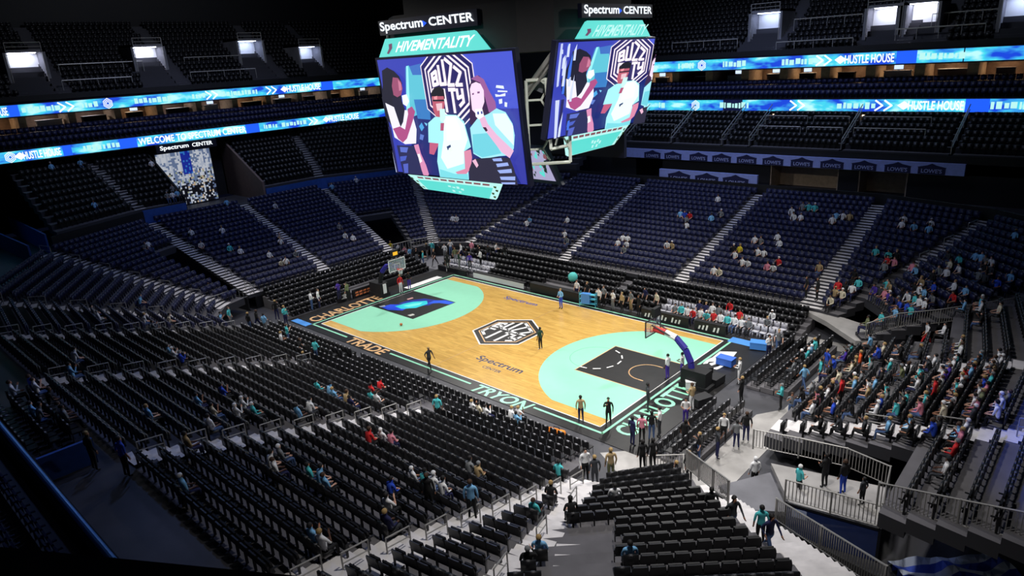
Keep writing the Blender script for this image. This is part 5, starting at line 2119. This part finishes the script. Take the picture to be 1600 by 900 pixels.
def pose(kind):
    """slots: 0 skin 1 top 2 trousers 3 shoes 4 sleeves (skin or cloth)"""
    J, E = {}, []
    if kind in ('stand', 'walk', 'carry', 'phone'):
        hz, hy, lean = .94, 0, {'walk': .05, 'carry': .03}.get(kind, 0)
        J['pel'] = (0, hy, hz, (.155, .105))
        J['bel'] = (0, hy + lean * .3, 1.12, (.145, .10))
        J['che'] = (0, hy + lean * .7, 1.34, (.165, .115))
        J['nec'] = (0, hy + lean, 1.50, .058)
        J['hea'] = (0, hy + lean + .02, 1.60, (.078, .085))
        J['top'] = (0, hy + lean + .01, 1.70, (.072, .08))
    else:
        lean = {'sit': -.06, 'sitlean': .16, 'sitarm': -.04}[kind]
        J['pel'] = (0, -.03, .53, (.165, .125))
        J['bel'] = (0, -.03 + lean * .3, .72, (.15, .11))
        J['che'] = (0, -.03 + lean * .8, .93, (.165, .115))
        J['nec'] = (0, -.03 + lean * 1.05, 1.08, .058)
        J['hea'] = (0, -.01 + lean * 1.1, 1.18, (.078, .085))
        J['top'] = (0, -.02 + lean * 1.1, 1.28, (.072, .08))
    E += [('pel', 'bel', 1), ('bel', 'che', 1), ('che', 'nec', 1), ('nec', 'hea', 0), ('hea', 'top', 0)]
    J['nos'] = (0, J['hea'][1] + .09, J['hea'][2] + .015, .014)
    E.append(('hea', 'nos', 0))
    cz, cy = J['che'][2], J['che'][1]
    for sx_, t in ((-1, 'l'), (1, 'r')):
        J['sho' + t] = (sx_ * .19, cy, cz + .085, .062)
        E.append(('che', 'sho' + t, 1))
        if kind == 'walk':
            el, wr = (sx_ * .26, -sx_ * .12, 1.16), (sx_ * .25, -sx_ * .12 + .18, .98)
            kn, an = (sx_ * .09, sx_ * .2, .50), (sx_ * .09, sx_ * .18 - (.22 if sx_ < 0 else -.1), .09 if sx_ > 0 else .14)
        elif kind == 'carry':
            el, wr = (sx_ * .27, .02, 1.15), (sx_ * .14, .25, 1.12)
            kn, an = (sx_ * .10, .04, .50), (sx_ * .11, 0, .085)
        elif kind == 'phone':
            el, wr = ((sx_ * .27, .04, 1.17), (sx_ * .12, .22, 1.38)) if sx_ > 0 else ((sx_ * .26, -.02, 1.15), (sx_ * .25, .06, .92))
            kn, an = (sx_ * .10, .02, .50), (sx_ * .13, -.02, .085)
        elif kind == 'stand':
            el, wr = (sx_ * .26, -.03, 1.15), (sx_ * .25, .06, .91)
            kn, an = (sx_ * .10, .02, .50), (sx_ * .12, -.01, .085)
        else:
            z0 = J['che'][2]
            el, wr = (sx_ * .26, cy + .05, z0 - .2), (sx_ * .16, cy + .3, z0 - .26)
            if kind == 'sitarm' and sx_ > 0:
                el, wr = (sx_ * .3, cy + .12, z0 - .12), (sx_ * .14, cy + .24, z0 + .1)
            kn, an = (sx_ * .12, .40, .50), (sx_ * .12, .42, .10)
            if kind == 'sitlean':
                wr = (sx_ * .1, .38, .62)
        J['elb' + t] = (*el, .043)
        J['wri' + t] = (*wr, .03)
        E += [('sho' + t, 'elb' + t, 1), ('elb' + t, 'wri' + t, 4)]
        fingers(J, E, t, 'wri' + t, Vector(wr) - Vector(el), -sx_)
        J['hip' + t] = (sx_ * .095, J['pel'][1] + (.02 if hz_(kind) else .06), J['pel'][2] - .06, .095)
        J['kne' + t] = (*kn, .062)
        J['ank' + t] = (*an, .042)
        J['toe' + t] = (an[0], an[1] + .15, max(.035, an[2] - .05), .036)
        E += [('pel', 'hip' + t, 2), ('hip' + t, 'kne' + t, 2), ('kne' + t, 'ank' + t, 2), ('ank' + t, 'toe' + t, 3)]
    return J, E


def hz_(kind):
    return kind in ('stand', 'walk', 'carry', 'phone')


def hair_mesh(J):
    m_ = MB()
    c = Vector(J['top'][:3]) + Vector((0, -.015, -.045))
    vs, fs = [], []
    n, r = 10, 6
    for i in range(r + 1):
        ph = math.pi * .60 * i / r
        for k in range(n):
            a = 2 * math.pi * k / n
            x, y, z = .098 * math.sin(ph) * math.cos(a), .108 * math.sin(ph) * math.sin(a), .112 * math.cos(ph)
            if y > .03 and z < .045:
                z = .045
                y = min(y, .095)
            vs.append(c + Vector((x, y, z)))
    for i in range(r):
        for k in range(n):
            fs.append((i * n + k, i * n + (k + 1) % n, (i + 1) * n + (k + 1) % n, (i + 1) * n + k))
    m_.add(vs, fs)
    return m_


POSES = {}


def get_pose(k):
    if k not in POSES:
        J, E = pose(k)
        me = body_mesh('person_' + k, J, E)
        hb = hair_mesh(J)
        h = mesh_obj('hair', hb.v, hb.f, HAIRS[0])
        hm = h.data
        for p in hm.polygons:
            p.use_smooth = True
        bpy.data.objects.remove(h)
        POSES[k] = (me, hm)
    return POSES[k]


PEOPLE_N = 0
prnd = random.Random(21)


PEOPLE = []


def person(*a, **k):
    s = k.get('scale') or prnd.uniform(.96, 1.05)
    k['scale'] = s
    k['skin'] = prnd.choice([0, 0, 1, 2]) if k.get('skin') is None else k['skin']
    k['hair'] = prnd.choice([0, 0, 1, 2]) if k.get('hair') is None else k['hair']
    k['long_sleeve'] = prnd.random() < .5 if k.get('long_sleeve') is None else k['long_sleeve']
    PEOPLE.append((a, k))


def place_people():
    inview, rest = [], []
    for a, k in PEOPLE:
        q = project(a[0])
        (inview if q and -5 < q[0] < 1605 and -5 < q[1] < 905 else rest).append((a, k))
    inview.sort(key=lambda t: (Vector(t[0][0]) - CAMP).length)
    for a, k in inview[:296]:
        place_person(*a, **k)
    far = inview[296:]
    if not far:
        return
    slots, V, F, MI, n0 = [], [], [], [], 0

    def slot(m_):
        if m_ not in slots:
            slots.append(m_)
        return slots.index(m_)
    for a, k in far:
        loc, rz, kind, top, bottom = a[:5]
        me, hm = get_pose(kind)
        sk = SKINS[k['skin']]
        ms = [slot(m_) for m_ in (sk, CM[top], CM[bottom], SHOE[k.get('shoe', 'black')], CM[top] if k['long_sleeve'] else sk)]
        hs = slot(CM[k['hat']] if k.get('hat') else HAIRS[k['hair']])
        T = Matrix.Translation(loc) @ Matrix.Rotation(rz, 4, 'Z') @ Matrix.Scale(k['scale'], 4)
        for m_, which in ((me, ms), (hm, None)):
            V += [T @ v.co for v in m_.vertices]
            for p in m_.polygons:
                F.append(tuple(i + n0 for i in p.vertices))
                MI.append(which[p.material_index] if which else hs)
            n0 += len(m_.vertices)
    o = mesh_obj('distant_crowd', V, F, slots, None, MI)
    for p in o.data.polygons:
        p.use_smooth = True
    tag(o, 'scattered spectators sitting far off across the arena', 'crowd', kind='stuff')


def place_person(loc, rz, kind, top, bottom, label, skin=None, hair=None, shoe='black', long_sleeve=None, scale=None, group=None, hat=None):
    global PEOPLE_N
    me, hm = get_pose(kind)
    o = bpy.data.objects.new('person', me)
    COL.objects.link(o)
    o.location = loc
    o.rotation_euler = (0, 0, rz)
    s = scale or prnd.uniform(.96, 1.05)
    o.scale = (s, s, s)
    sk = SKINS[prnd.choice([0, 0, 1, 2]) if skin is None else skin]
    ls = prnd.random() < .5 if long_sleeve is None else long_sleeve
    ms = [sk, CM[top], CM[bottom], SHOE[shoe], CM[top] if ls else sk]
    for i, m_ in enumerate(ms):
        o.material_slots[i].link = 'OBJECT'
        o.material_slots[i].material = m_
    h = bpy.data.objects.new('hair', hm)
    COL.objects.link(h)
    h.parent = o
    h.material_slots[0].link = 'OBJECT'
    h.material_slots[0].material = CM[hat] if hat else HAIRS[prnd.choice([0, 0, 1, 2]) if hair is None else hair]
    if hat:
        h.name = 'cap'
    tag(o, label, 'person', group)
    PEOPLE_N += 1
    return o


def on_steps(px, py):
    # height of the pale stairs beside the corner block where it is seen
    A, B = Vector((35.9, -2.3)), Vector((47.9, -12.9))
    L = (B - A).length
    best = None
    for i in range(200):
        z = i * .03
        p = floor_at(px, py, z)
        t = (Vector((p.x, p.y)) - A).dot(B - A) / L / L
        zz = .2 + (ZO - .2) * t + .15
        if best is None or abs(zz - z) < best[0]:
            best = (abs(zz - z), z)
    return best[1]


def stander(px, py, z, top, bottom, kind, look, label, **k):
    if z == 'steps':
        z = on_steps(px, py)
    """feet at that spot; look = point of the plan the person faces"""
    p = floor_at(px, py, z)
    rz = math.atan2(-(look[0] - p.x), look[1] - p.y)
    return person((p.x, p.y, z), rz, kind, top, bottom, label, **k)


CC = (14.3, 7.6)
K_CAM = (49, -28)
S = stander
S(672, 577, 0.02, 'dark grey', 'black', 'walk', (30, -3), 'person in dark grey suit with a bag walking along the near sideline', skin=2)
S(845, 546, 0.02, 'dark green', 'black', 'stand', (14, 7), 'person in dark green top and black trousers standing right of the centre logo', skin=2, shoe='white')
S(908, 660, 0.02, 'tan', 'navy', 'stand', (20, 8), 'person in tan jacket and dark trousers at the near sideline', skin=2, long_sleeve=True)
S(951, 664, 0.02, 'black', 'black', 'phone', K_CAM, 'person in black suit standing at the near right corner of the court', skin=1, long_sleeve=True)
S(1012, 641, 0.02, 'dark grey', 'dark grey', 'stand', (36, 8), 'person in dark grey standing on the right baseline letters', skin=2)
S(1043, 592, 0.02, 'white', 'purple', 'stand', (20, 8), 'person in white shirt and purple shorts, the one nearer the free throw line', skin=2, long_sleeve=False)
S(1066, 588, 0.02, 'white', 'purple', 'carry', (20, 8), 'person in white shirt and purple shorts standing close to the hoop base', skin=2, long_sleeve=False)
S(1081, 642, 0, 'tan', 'white', 'carry', (20, 8), 'person in tan top and white trousers behind the right baseline', skin=0, hair=1)
S(1158, 629, 0, 'black', 'black', 'phone', (20, 8), 'person in black standing on the pale walkway behind the baseline chairs', long_sleeve=True, skin=0)
S(988, 696, 0, 'navy', 'navy', 'stand', (34, 8), 'person in navy vest, leftmost of the group at the near right corner', skin=2)
S(1003, 692, 0, 'pink', 'black', 'stand', (28, 8), 'person in pink shirt and black trousers in the corner group', skin=1)
S(1018, 688, 0, 'black', 'denim', 'stand', (28, 8), 'person in black top and blue jeans in the corner group', skin=1)
S(1031, 681, 0, 'white', 'dark grey', 'carry', (28, 0), 'person in white shirt at the right of the corner group', skin=0)
S(1071, 662, 0, 'white', 'purple', 'carry', (34, 0), 'person in white and purple behind the right baseline, bending over gear', skin=1)
S(1220, 641, 0, 'teal', 'black', 'carry', (20, 4), 'person in teal hooded jacket on the pale walkway', skin=1, long_sleeve=True, hat='grey')
S(1004, 735, 1.0, 'black', 'black', 'stand', CC, 'person in black at the head of the corner block, left one of a pair', skin=0, long_sleeve=True)
S(1020, 734, 1.0, 'black', 'black', 'stand', CC, 'person in black at the head of the corner block, right one of a pair', skin=1, long_sleeve=True)
S(874, 768, 1.0, 'teal', 'black', 'carry', (30, 0), 'person in teal and black at the foot of the wide near stairs', skin=1)
S(915, 752, .9, 'white', 'black', 'stand', (40, -10), 'person in white shirt among the group near the wide near stairs', skin=0)
S(930, 762, 1.1, 'dark grey', 'dark grey', 'stand', CC, 'person in dark grey beside the wheelchairs at the near corner', skin=1)
S(955, 752, 1.0, 'tan', 'olive', 'stand', CC, 'person in tan jacket facing the court at the near corner', skin=0, long_sleeve=True)
S(1056, 768, .0, 'black', 'black', 'phone', (30, -5), 'person in black with a white scarf at the gate of the corner block', skin=1)
S(1076, 752, .0, 'black', 'black', 'stand', (40, -5), 'person in black just right of the corner block gate', skin=1, long_sleeve=True)
S(1110, 820, 'steps', 'black', 'denim', 'stand', (30, 5), 'person in black shirt and jeans on the pale stairs', skin=2, long_sleeve=False)
S(1143, 838, 'steps', 'dark grey', 'denim', 'walk', (48, -12), 'person with dark backpack walking down the pale stairs', skin=1, long_sleeve=True)
S(1178, 764, 0, 'white', 'black', 'stand', (30, 6), 'person in white shirt and lime shoes on the pale walkway', skin=0, shoe='lime', hat='white')
S(1187, 852, 'steps', 'teal', 'black', 'stand', (30, 5), 'person in teal shirt beside the barred railing, lower right', skin=1)
S(1200, 868, 'steps', 'navy', 'denim', 'walk', (48, -12), 'person in navy walking out by the barred railing', skin=1)
S(1246, 778, 1.1, 'teal', 'black', 'carry', (44, 4), 'person in pale jacket with teal towel on the ramp beside the platform', skin=0, shoe='white', hat='white')
S(1316, 772, 1.6, 'black', 'blue', 'stand', (20, 10), 'person in black top and blue striped trousers on the platform', skin=1, long_sleeve=True)
S(1288, 762, 1.6, 'black', 'black', 'carry', (20, 10), 'person in black crouched over a table on the platform', skin=1)
S(1346, 790, 1.6, 'dark grey', 'black', 'stand', (20, 10), 'person in dark grey at the right corner of the platform', skin=1, scale=.8)
S(1259, 466, 2.2, 'black', 'black', 'stand', CC, 'person in black and yellow vest on the wide pale stairs, left one', skin=1)
S(1276, 470, 2.2, 'black', 'black', 'stand', CC, 'person in black and white on the wide pale stairs, right one', skin=1)
S(1446, 545, 1.6, 'white', 'red', 'walk', (30, 10), 'person in white shirt and red trousers by the curved railing', skin=1)
S(1341, 590, 1.4, 'orange', 'black', 'stand', CC, 'person in bright orange jacket before the right end crowd', skin=1, long_sleeve=True)
S(1312, 636, 1.8, 'red', 'black', 'stand', CC, 'person in bright red shirt standing in the right end stand', skin=2, long_sleeve=True)
S(1456, 640, 3.2, 'red', 'black', 'stand', CC, 'person in red shirt higher up in the right end stand', skin=2, long_sleeve=True)
S(686, 660, 1.0, 'teal', 'black', 'stand', CC, 'person in teal and black standing among the near rows by the sideline', skin=1)
S(739, 812, 4.0, 'light blue', 'black', 'stand', CC, 'person in light blue shirt standing high in the near stand', skin=1)
S(672, 800, 4.2, 'black', 'black', 'stand', CC, 'person in black standing in the middle of the near stand', skin=1)
S(150, 735, 6.15, 'black', 'black', 'stand', CC, 'person in black standing on the dark near concourse', skin=1)
S(200, 745, 6.15, 'blue', 'black', 'stand', CC, 'person in blue at the top of the near middle stairs', skin=1)
S(877, 482, 0, 'light blue', 'blue', 'carry', CC, 'person in light blue and blue by the ball cart', skin=0)
S(700, 425, 0, 'black', 'white', 'stand', CC, 'person in black top and white trousers at the far left court corner', skin=1)
S(640, 452, 0, 'black', 'purple', 'carry', CC, 'person in purple shorts left of the far court corner', skin=2)
S(627, 458, 0, 'red', 'white', 'stand', CC, 'person in red top under the left hoop', skin=1)
S(1155, 600, 0, 'white', 'white', 'carry', (25, 8), 'person in white with red lettering left of the right baseline chairs', skin=1)
far_line = [(936, 480, 'white', 'black'), (944, 478, 'grey', 'black'), (958, 484, 'white', 'grey'), (972, 487, 'tan', 'black'), (986, 486, 'grey', 'tan'), (998, 492, 'black', 'black'), (1008, 480, 'navy', 'black'),
            (1026, 488, 'cream', 'black'), (918, 470, 'black', 'black'), (902, 468, 'white', 'navy')]
for i, (px, py, a, c) in enumerate(far_line):
    S(px, py, 0, a, c, prnd.choice(['stand', 'carry', 'phone']), (CC[0], 0), 'person in %s top and %s trousers, %s in the line along the far sideline' % (a, c, nth(i + 1)), group='people lining the far sideline')
grp = [(612, 388, 'yellow'), (624, 392, 'white'), (634, 395, 'pink'), (642, 398, 'light blue'), (652, 398, 'black'), (668, 392, 'black'), (676, 388, 'teal'), (688, 385, 'grey'), (696, 392, 'white'), (705, 382, 'white'),
       (712, 395, 'olive'), (722, 388, 'white'), (730, 398, 'black'), (738, 384, 'pink'), (748, 390, 'black'), (662, 404, 'teal'), (680, 402, 'black'), (700, 404, 'black'), (718, 402, 'dark green'), (735, 404, 'purple'),
       (752, 400, 'white'), (764, 392, 'black'), (776, 388, 'white'), (790, 392, 'black')]
for i, (px, py, a) in enumerate(grp):
    S(px, py + (13 if px < 700 else 17), .02 if px < 700 else .66, a, prnd.choice(['black', 'navy', 'denim', 'grey']), prnd.choice(['stand', 'carry', 'walk', 'phone']), (prnd.uniform(-10, 20), prnd.uniform(0, 30)),
      'person in %s top, %s from the left in the far corner crowd' % (a, nth(i + 1)), group='crowd at the far left corner')
lg = [(300, 458, 'cream'), (312, 462, 'tan'), (330, 470, 'white'), (350, 520, 'light blue'), (362, 512, 'teal'), (392, 520, 'black'), (404, 515, 'black'), (416, 522, 'light blue'), (434, 500, 'black'), (448, 510, 'teal'), (452, 540, 'teal'),
      (472, 562, 'black'), (484, 570, 'black'), (496, 566, 'teal'), (478, 585, 'dark grey'), (443, 552, 'white'), (488, 485, 'white'), (500, 482, 'white'), (426, 448, 'teal'), (531, 468, 'purple'), (545, 470, 'olive')]
for i, (px, py, a) in enumerate(lg):
    z = 1.1 if px < 380 else 0.6 if py < 540 else .5
    S(px, py, z, a, prnd.choice(['black', 'navy', 'denim', 'grey']), prnd.choice(['stand', 'carry', 'walk', 'phone']), (prnd.uniform(-10, 20), prnd.uniform(0, 20)),
      'person in %s top, %s from the left around the left court corner' % (a, nth(i + 1)), group='people at the left court corner')
wg = [(1130, 690, 'white'), (1150, 700, 'grey'), (1255, 610, 'light blue'), (1290, 585, 'blue'), (1280, 600, 'teal'), (1300, 600, 'black'), (1200, 560, 'white'), (1215, 552, 'grey'), (1228, 480, 'white'), (1222, 488, 'black'),
      (1165, 690, 'black'), (1235, 655, 'grey'), (1070, 700, 'black'), (1092, 720, 'black'), (1120, 716, 'dark grey')]
for i, (px, py, a) in enumerate(wg):
    S(px, py, 0.05, a, prnd.choice(['black', 'navy', 'denim']), prnd.choice(['stand', 'walk', 'phone']), (prnd.uniform(20, 50), prnd.uniform(-10, 20)),
      'person in %s top, %s from the left on the right hand walkway' % (a, nth(i + 1)), group='people on the right walkway')

# seated people: nearest free seat to where each is seen
ALLS = [s for k in SEATS for s in SEATS[k]]
SP = np.array([(project((s['p'][0], s['p'][1], s['p'][2] + .8)) or (-9999, -9999)) for s in ALLS])


def taken_near(i):
    return ALLS[i]['occ']


def sitter(px, py, top, name=None):
    d = np.hypot(SP[:, 0] - px, (SP[:, 1] - py))
    for i in np.argsort(d)[:12]:
        s = ALLS[i]
        if not s['occ']:
            break
    else:
        return
    if d[i] > 60:
        return
    s['occ'] = True
    s['who'] = top
    kind = prnd.choice(['sit', 'sit', 'sitlean', 'sitarm'])
    c, sn = math.cos(s['rz']), math.sin(s['rz'])
    fy = .05
    hat = prnd.choice([None] * 6 + ['black', 'white', 'grey'])
    person((s['p'][0] - sn * fy, s['p'][1] + c * fy, s['p'][2] - .02), s['rz'] + prnd.uniform(-.2, .2), kind, top, prnd.choice(['black', 'navy', 'denim', 'dark grey', 'black']),
           'person in %s, %s seat of the %s row, %s' % (top, nth(s['seat']), nth(s['row']), s['where'].replace('the near side of the court', 'near courtside chairs').replace('the far side of the court', 'far courtside chairs')), group='seated spectators', hat=hat)


SIT = [(610, 768, 'blue'), (645, 740, 'white'), (655, 750, 'teal'), (672, 760, 'white'), (685, 768, 'white'), (500, 742, 'light blue'), (512, 750, 'light blue'), (490, 738, 'teal'), (478, 845, 'light blue'), (490, 860, 'white'),
       (612, 808, 'navy'), (605, 800, 'white'), (468, 648, 'light blue'), (474, 644, 'white'), (433, 725, 'white'), (425, 722, 'white'), (440, 718, 'grey'), (578, 612, 'red'), (588, 608, 'red'), (583, 616, 'teal'), (592, 620, 'white'),
       (497, 605, 'teal'), (510, 612, 'light blue'), (520, 616, 'light blue'), (535, 622, 'tan'), (545, 626, 'navy'), (742, 640, 'white'), (750, 646, 'cream'), (760, 650, 'white'), (795, 648, 'white'), (805, 655, 'light blue'), (812, 640, 'white'),
       (735, 735, 'grey'), (745, 742, 'tan'), (575, 680, 'red'), (590, 685, 'white'), (600, 690, 'pink'), (285, 562, 'blue'), (270, 550, 'white'), (262, 548, 'light blue'), (105, 568, 'white'), (118, 576, 'light blue'), (40, 592, 'blue'),
       (50, 596, 'white'), (208, 475, 'light blue'), (145, 490, 'grey'), (155, 492, 'white'), (220, 500, 'white'), (240, 505, 'grey'), (260, 498, 'cream'), (148, 318, 'light blue'), (225, 385, 'grey'), (230, 382, 'white'),
       (310, 398, 'white'), (360, 392, 'teal'), (375, 390, 'white'), (300, 360, 'white'), (348, 362, 'white'), (435, 365, 'grey'), (440, 380, 'white'), (430, 320, 'white'), (536, 365, 'white'), (530, 358, 'grey'), (548, 372, 'white'),
       (425, 400, 'white'), (450, 410, 'white'), (440, 415, 'cream'), (460, 395, 'grey'), (706, 340, 'white'), (712, 341, 'white'), (830, 345, 'light blue'), (822, 352, 'white'), (885, 344, 'white'), (882, 370, 'white'), (890, 374, 'grey'),
       (965, 376, 'white'), (972, 372, 'white'), (978, 378, 'white'), (984, 370, 'white'), (980, 388, 'grey'), (1048, 380, 'white'), (1054, 382, 'tan'), (1062, 338, 'light blue'), (1068, 335, 'blue'), (1082, 341, 'red'), (1073, 352, 'white'),
       (1068, 346, 'grey'), (1126, 312, 'white'), (1115, 340, 'light blue'), (1130, 334, 'grey'), (1150, 388, 'black'), (1158, 390, 'yellow'), (1148, 398, 'white'), (1178, 372, 'white'), (1190, 374, 'grey'), (1182, 392, 'white'), (1190, 394, 'white'),
       (1115, 422, 'white'), (1130, 424, 'cream'), (1162, 414, 'white'), (1170, 416, 'white'), (1200, 415, 'pink'), (1208, 416, 'white'), (1216, 414, 'red'), (1215, 376, 'white'), (1222, 378, 'white'), (1236, 332, 'white'), (1242, 344, 'white'),
       (1250, 345, 'white'), (1262, 325, 'teal'), (1272, 326, 'teal'), (1255, 326, 'grey'), (1298, 342, 'white'), (1308, 342, 'light blue'), (1316, 340, 'white'), (1326, 341, 'tan'), (1404, 350, 'white'), (1412, 350, 'white'), (1426, 352, 'light blue'),
       (1450, 356, 'light blue'), (1456, 357, 'white'), (1372, 396, 'teal'), (1388, 402, 'teal'), (1585, 374, 'light blue'), (1305, 465, 'cream'), (1320, 492, 'cream'), (1325, 496, 'olive'), (1338, 474, 'white'), (1345, 478, 'teal'), (1362, 490, 'teal'),
       (1366, 500, 'light blue'), (1380, 460, 'pink'), (1390, 456, 'tan'), (1395, 470, 'navy'), (1400, 475, 'navy'), (1413, 486, 'blue'), (1416, 480, 'blue'), (1404, 500, 'light blue'), (1430, 482, 'teal'), (1432, 455, 'white'), (1438, 456, 'light blue'),
       (1460, 452, 'blue'), (1478, 434, 'white'), (1476, 428, 'grey'), (1455, 482, 'white'), (1486, 448, 'white'), (1494, 478, 'red'), (1500, 480, 'light blue'), (1520, 474, 'teal'), (1540, 470, 'light blue'), (1545, 476, 'white'), (1500, 426, 'white'),
       (1525, 400, 'light blue'), (1535, 402, 'light blue'), (1545, 404, 'grey'), (1556, 408, 'white'), (1558, 440, 'blue'), (1580, 430, 'light blue'), (1574, 484, 'cream'), (1482, 610, 'white'), (1500, 640, 'white'), (1490, 705, 'red'), (1478, 735, 'white'),
       (862, 858, 'light blue'), (858, 834, 'teal'), (945, 868, 'light blue'), (960, 872, 'light blue'), (858, 790, 'black'), (846, 858, 'black'), (880, 812, 'black'), (962, 770, 'white'), (300, 690, 'tan'), (330, 660, 'white'), (340, 640, 'cream'),
       (310, 620, 'light blue'), (350, 615, 'blue'), (380, 635, 'white'), (395, 640, 'teal'), (365, 650, 'white'), (225, 655, 'light blue'), (285, 835, 'light blue'), (285, 770, 'light blue'), (300, 862, 'grey'), (320, 868, 'white')]
for px, py, c in SIT:
    sitter(px, py, c)
for px, py, c in ((25, 610, 'white'), (60, 640, 'grey'), (90, 655, 'white'), (70, 620, 'black'), (45, 655, 'light blue'), (110, 640, 'grey')):
    sitter(px, py, c)
# the crowd in the right end stand and around the far right corner
tops = ['white'] * 5 + ['grey'] * 3 + ['black'] * 5 + ['teal'] * 3 + ['light blue', 'light blue', 'blue', 'purple', 'cream', 'tan', 'dark grey', 'dark grey', 'red', 'pink', 'olive']
cands = [(px, py) for px, py in ((prnd.uniform(1235, 1560), prnd.uniform(535, 668)) for _ in range(400)) if py > 545 + abs(px - 1400) * .05]
cnt = 0
for px, py in cands:
    if cnt > 110:
        break
    if px - 1235 < (py - 535) * 0.3:
        continue
    sitter(px, py, prnd.choice(tops))
    cnt += 1
for i in range(34):
    sitter(prnd.uniform(1290, 1595), prnd.uniform(400, 505), prnd.choice(tops))
for i in range(20):
    sitter(prnd.uniform(1060, 1210), prnd.uniform(480, 540), prnd.choice(['white', 'grey', 'teal', 'red', 'navy', 'white']))
for i in range(10):
    sitter(prnd.uniform(80, 560), prnd.uniform(240, 330), prnd.choice(['white', 'grey', 'light blue']))
place_people()
build_seats()
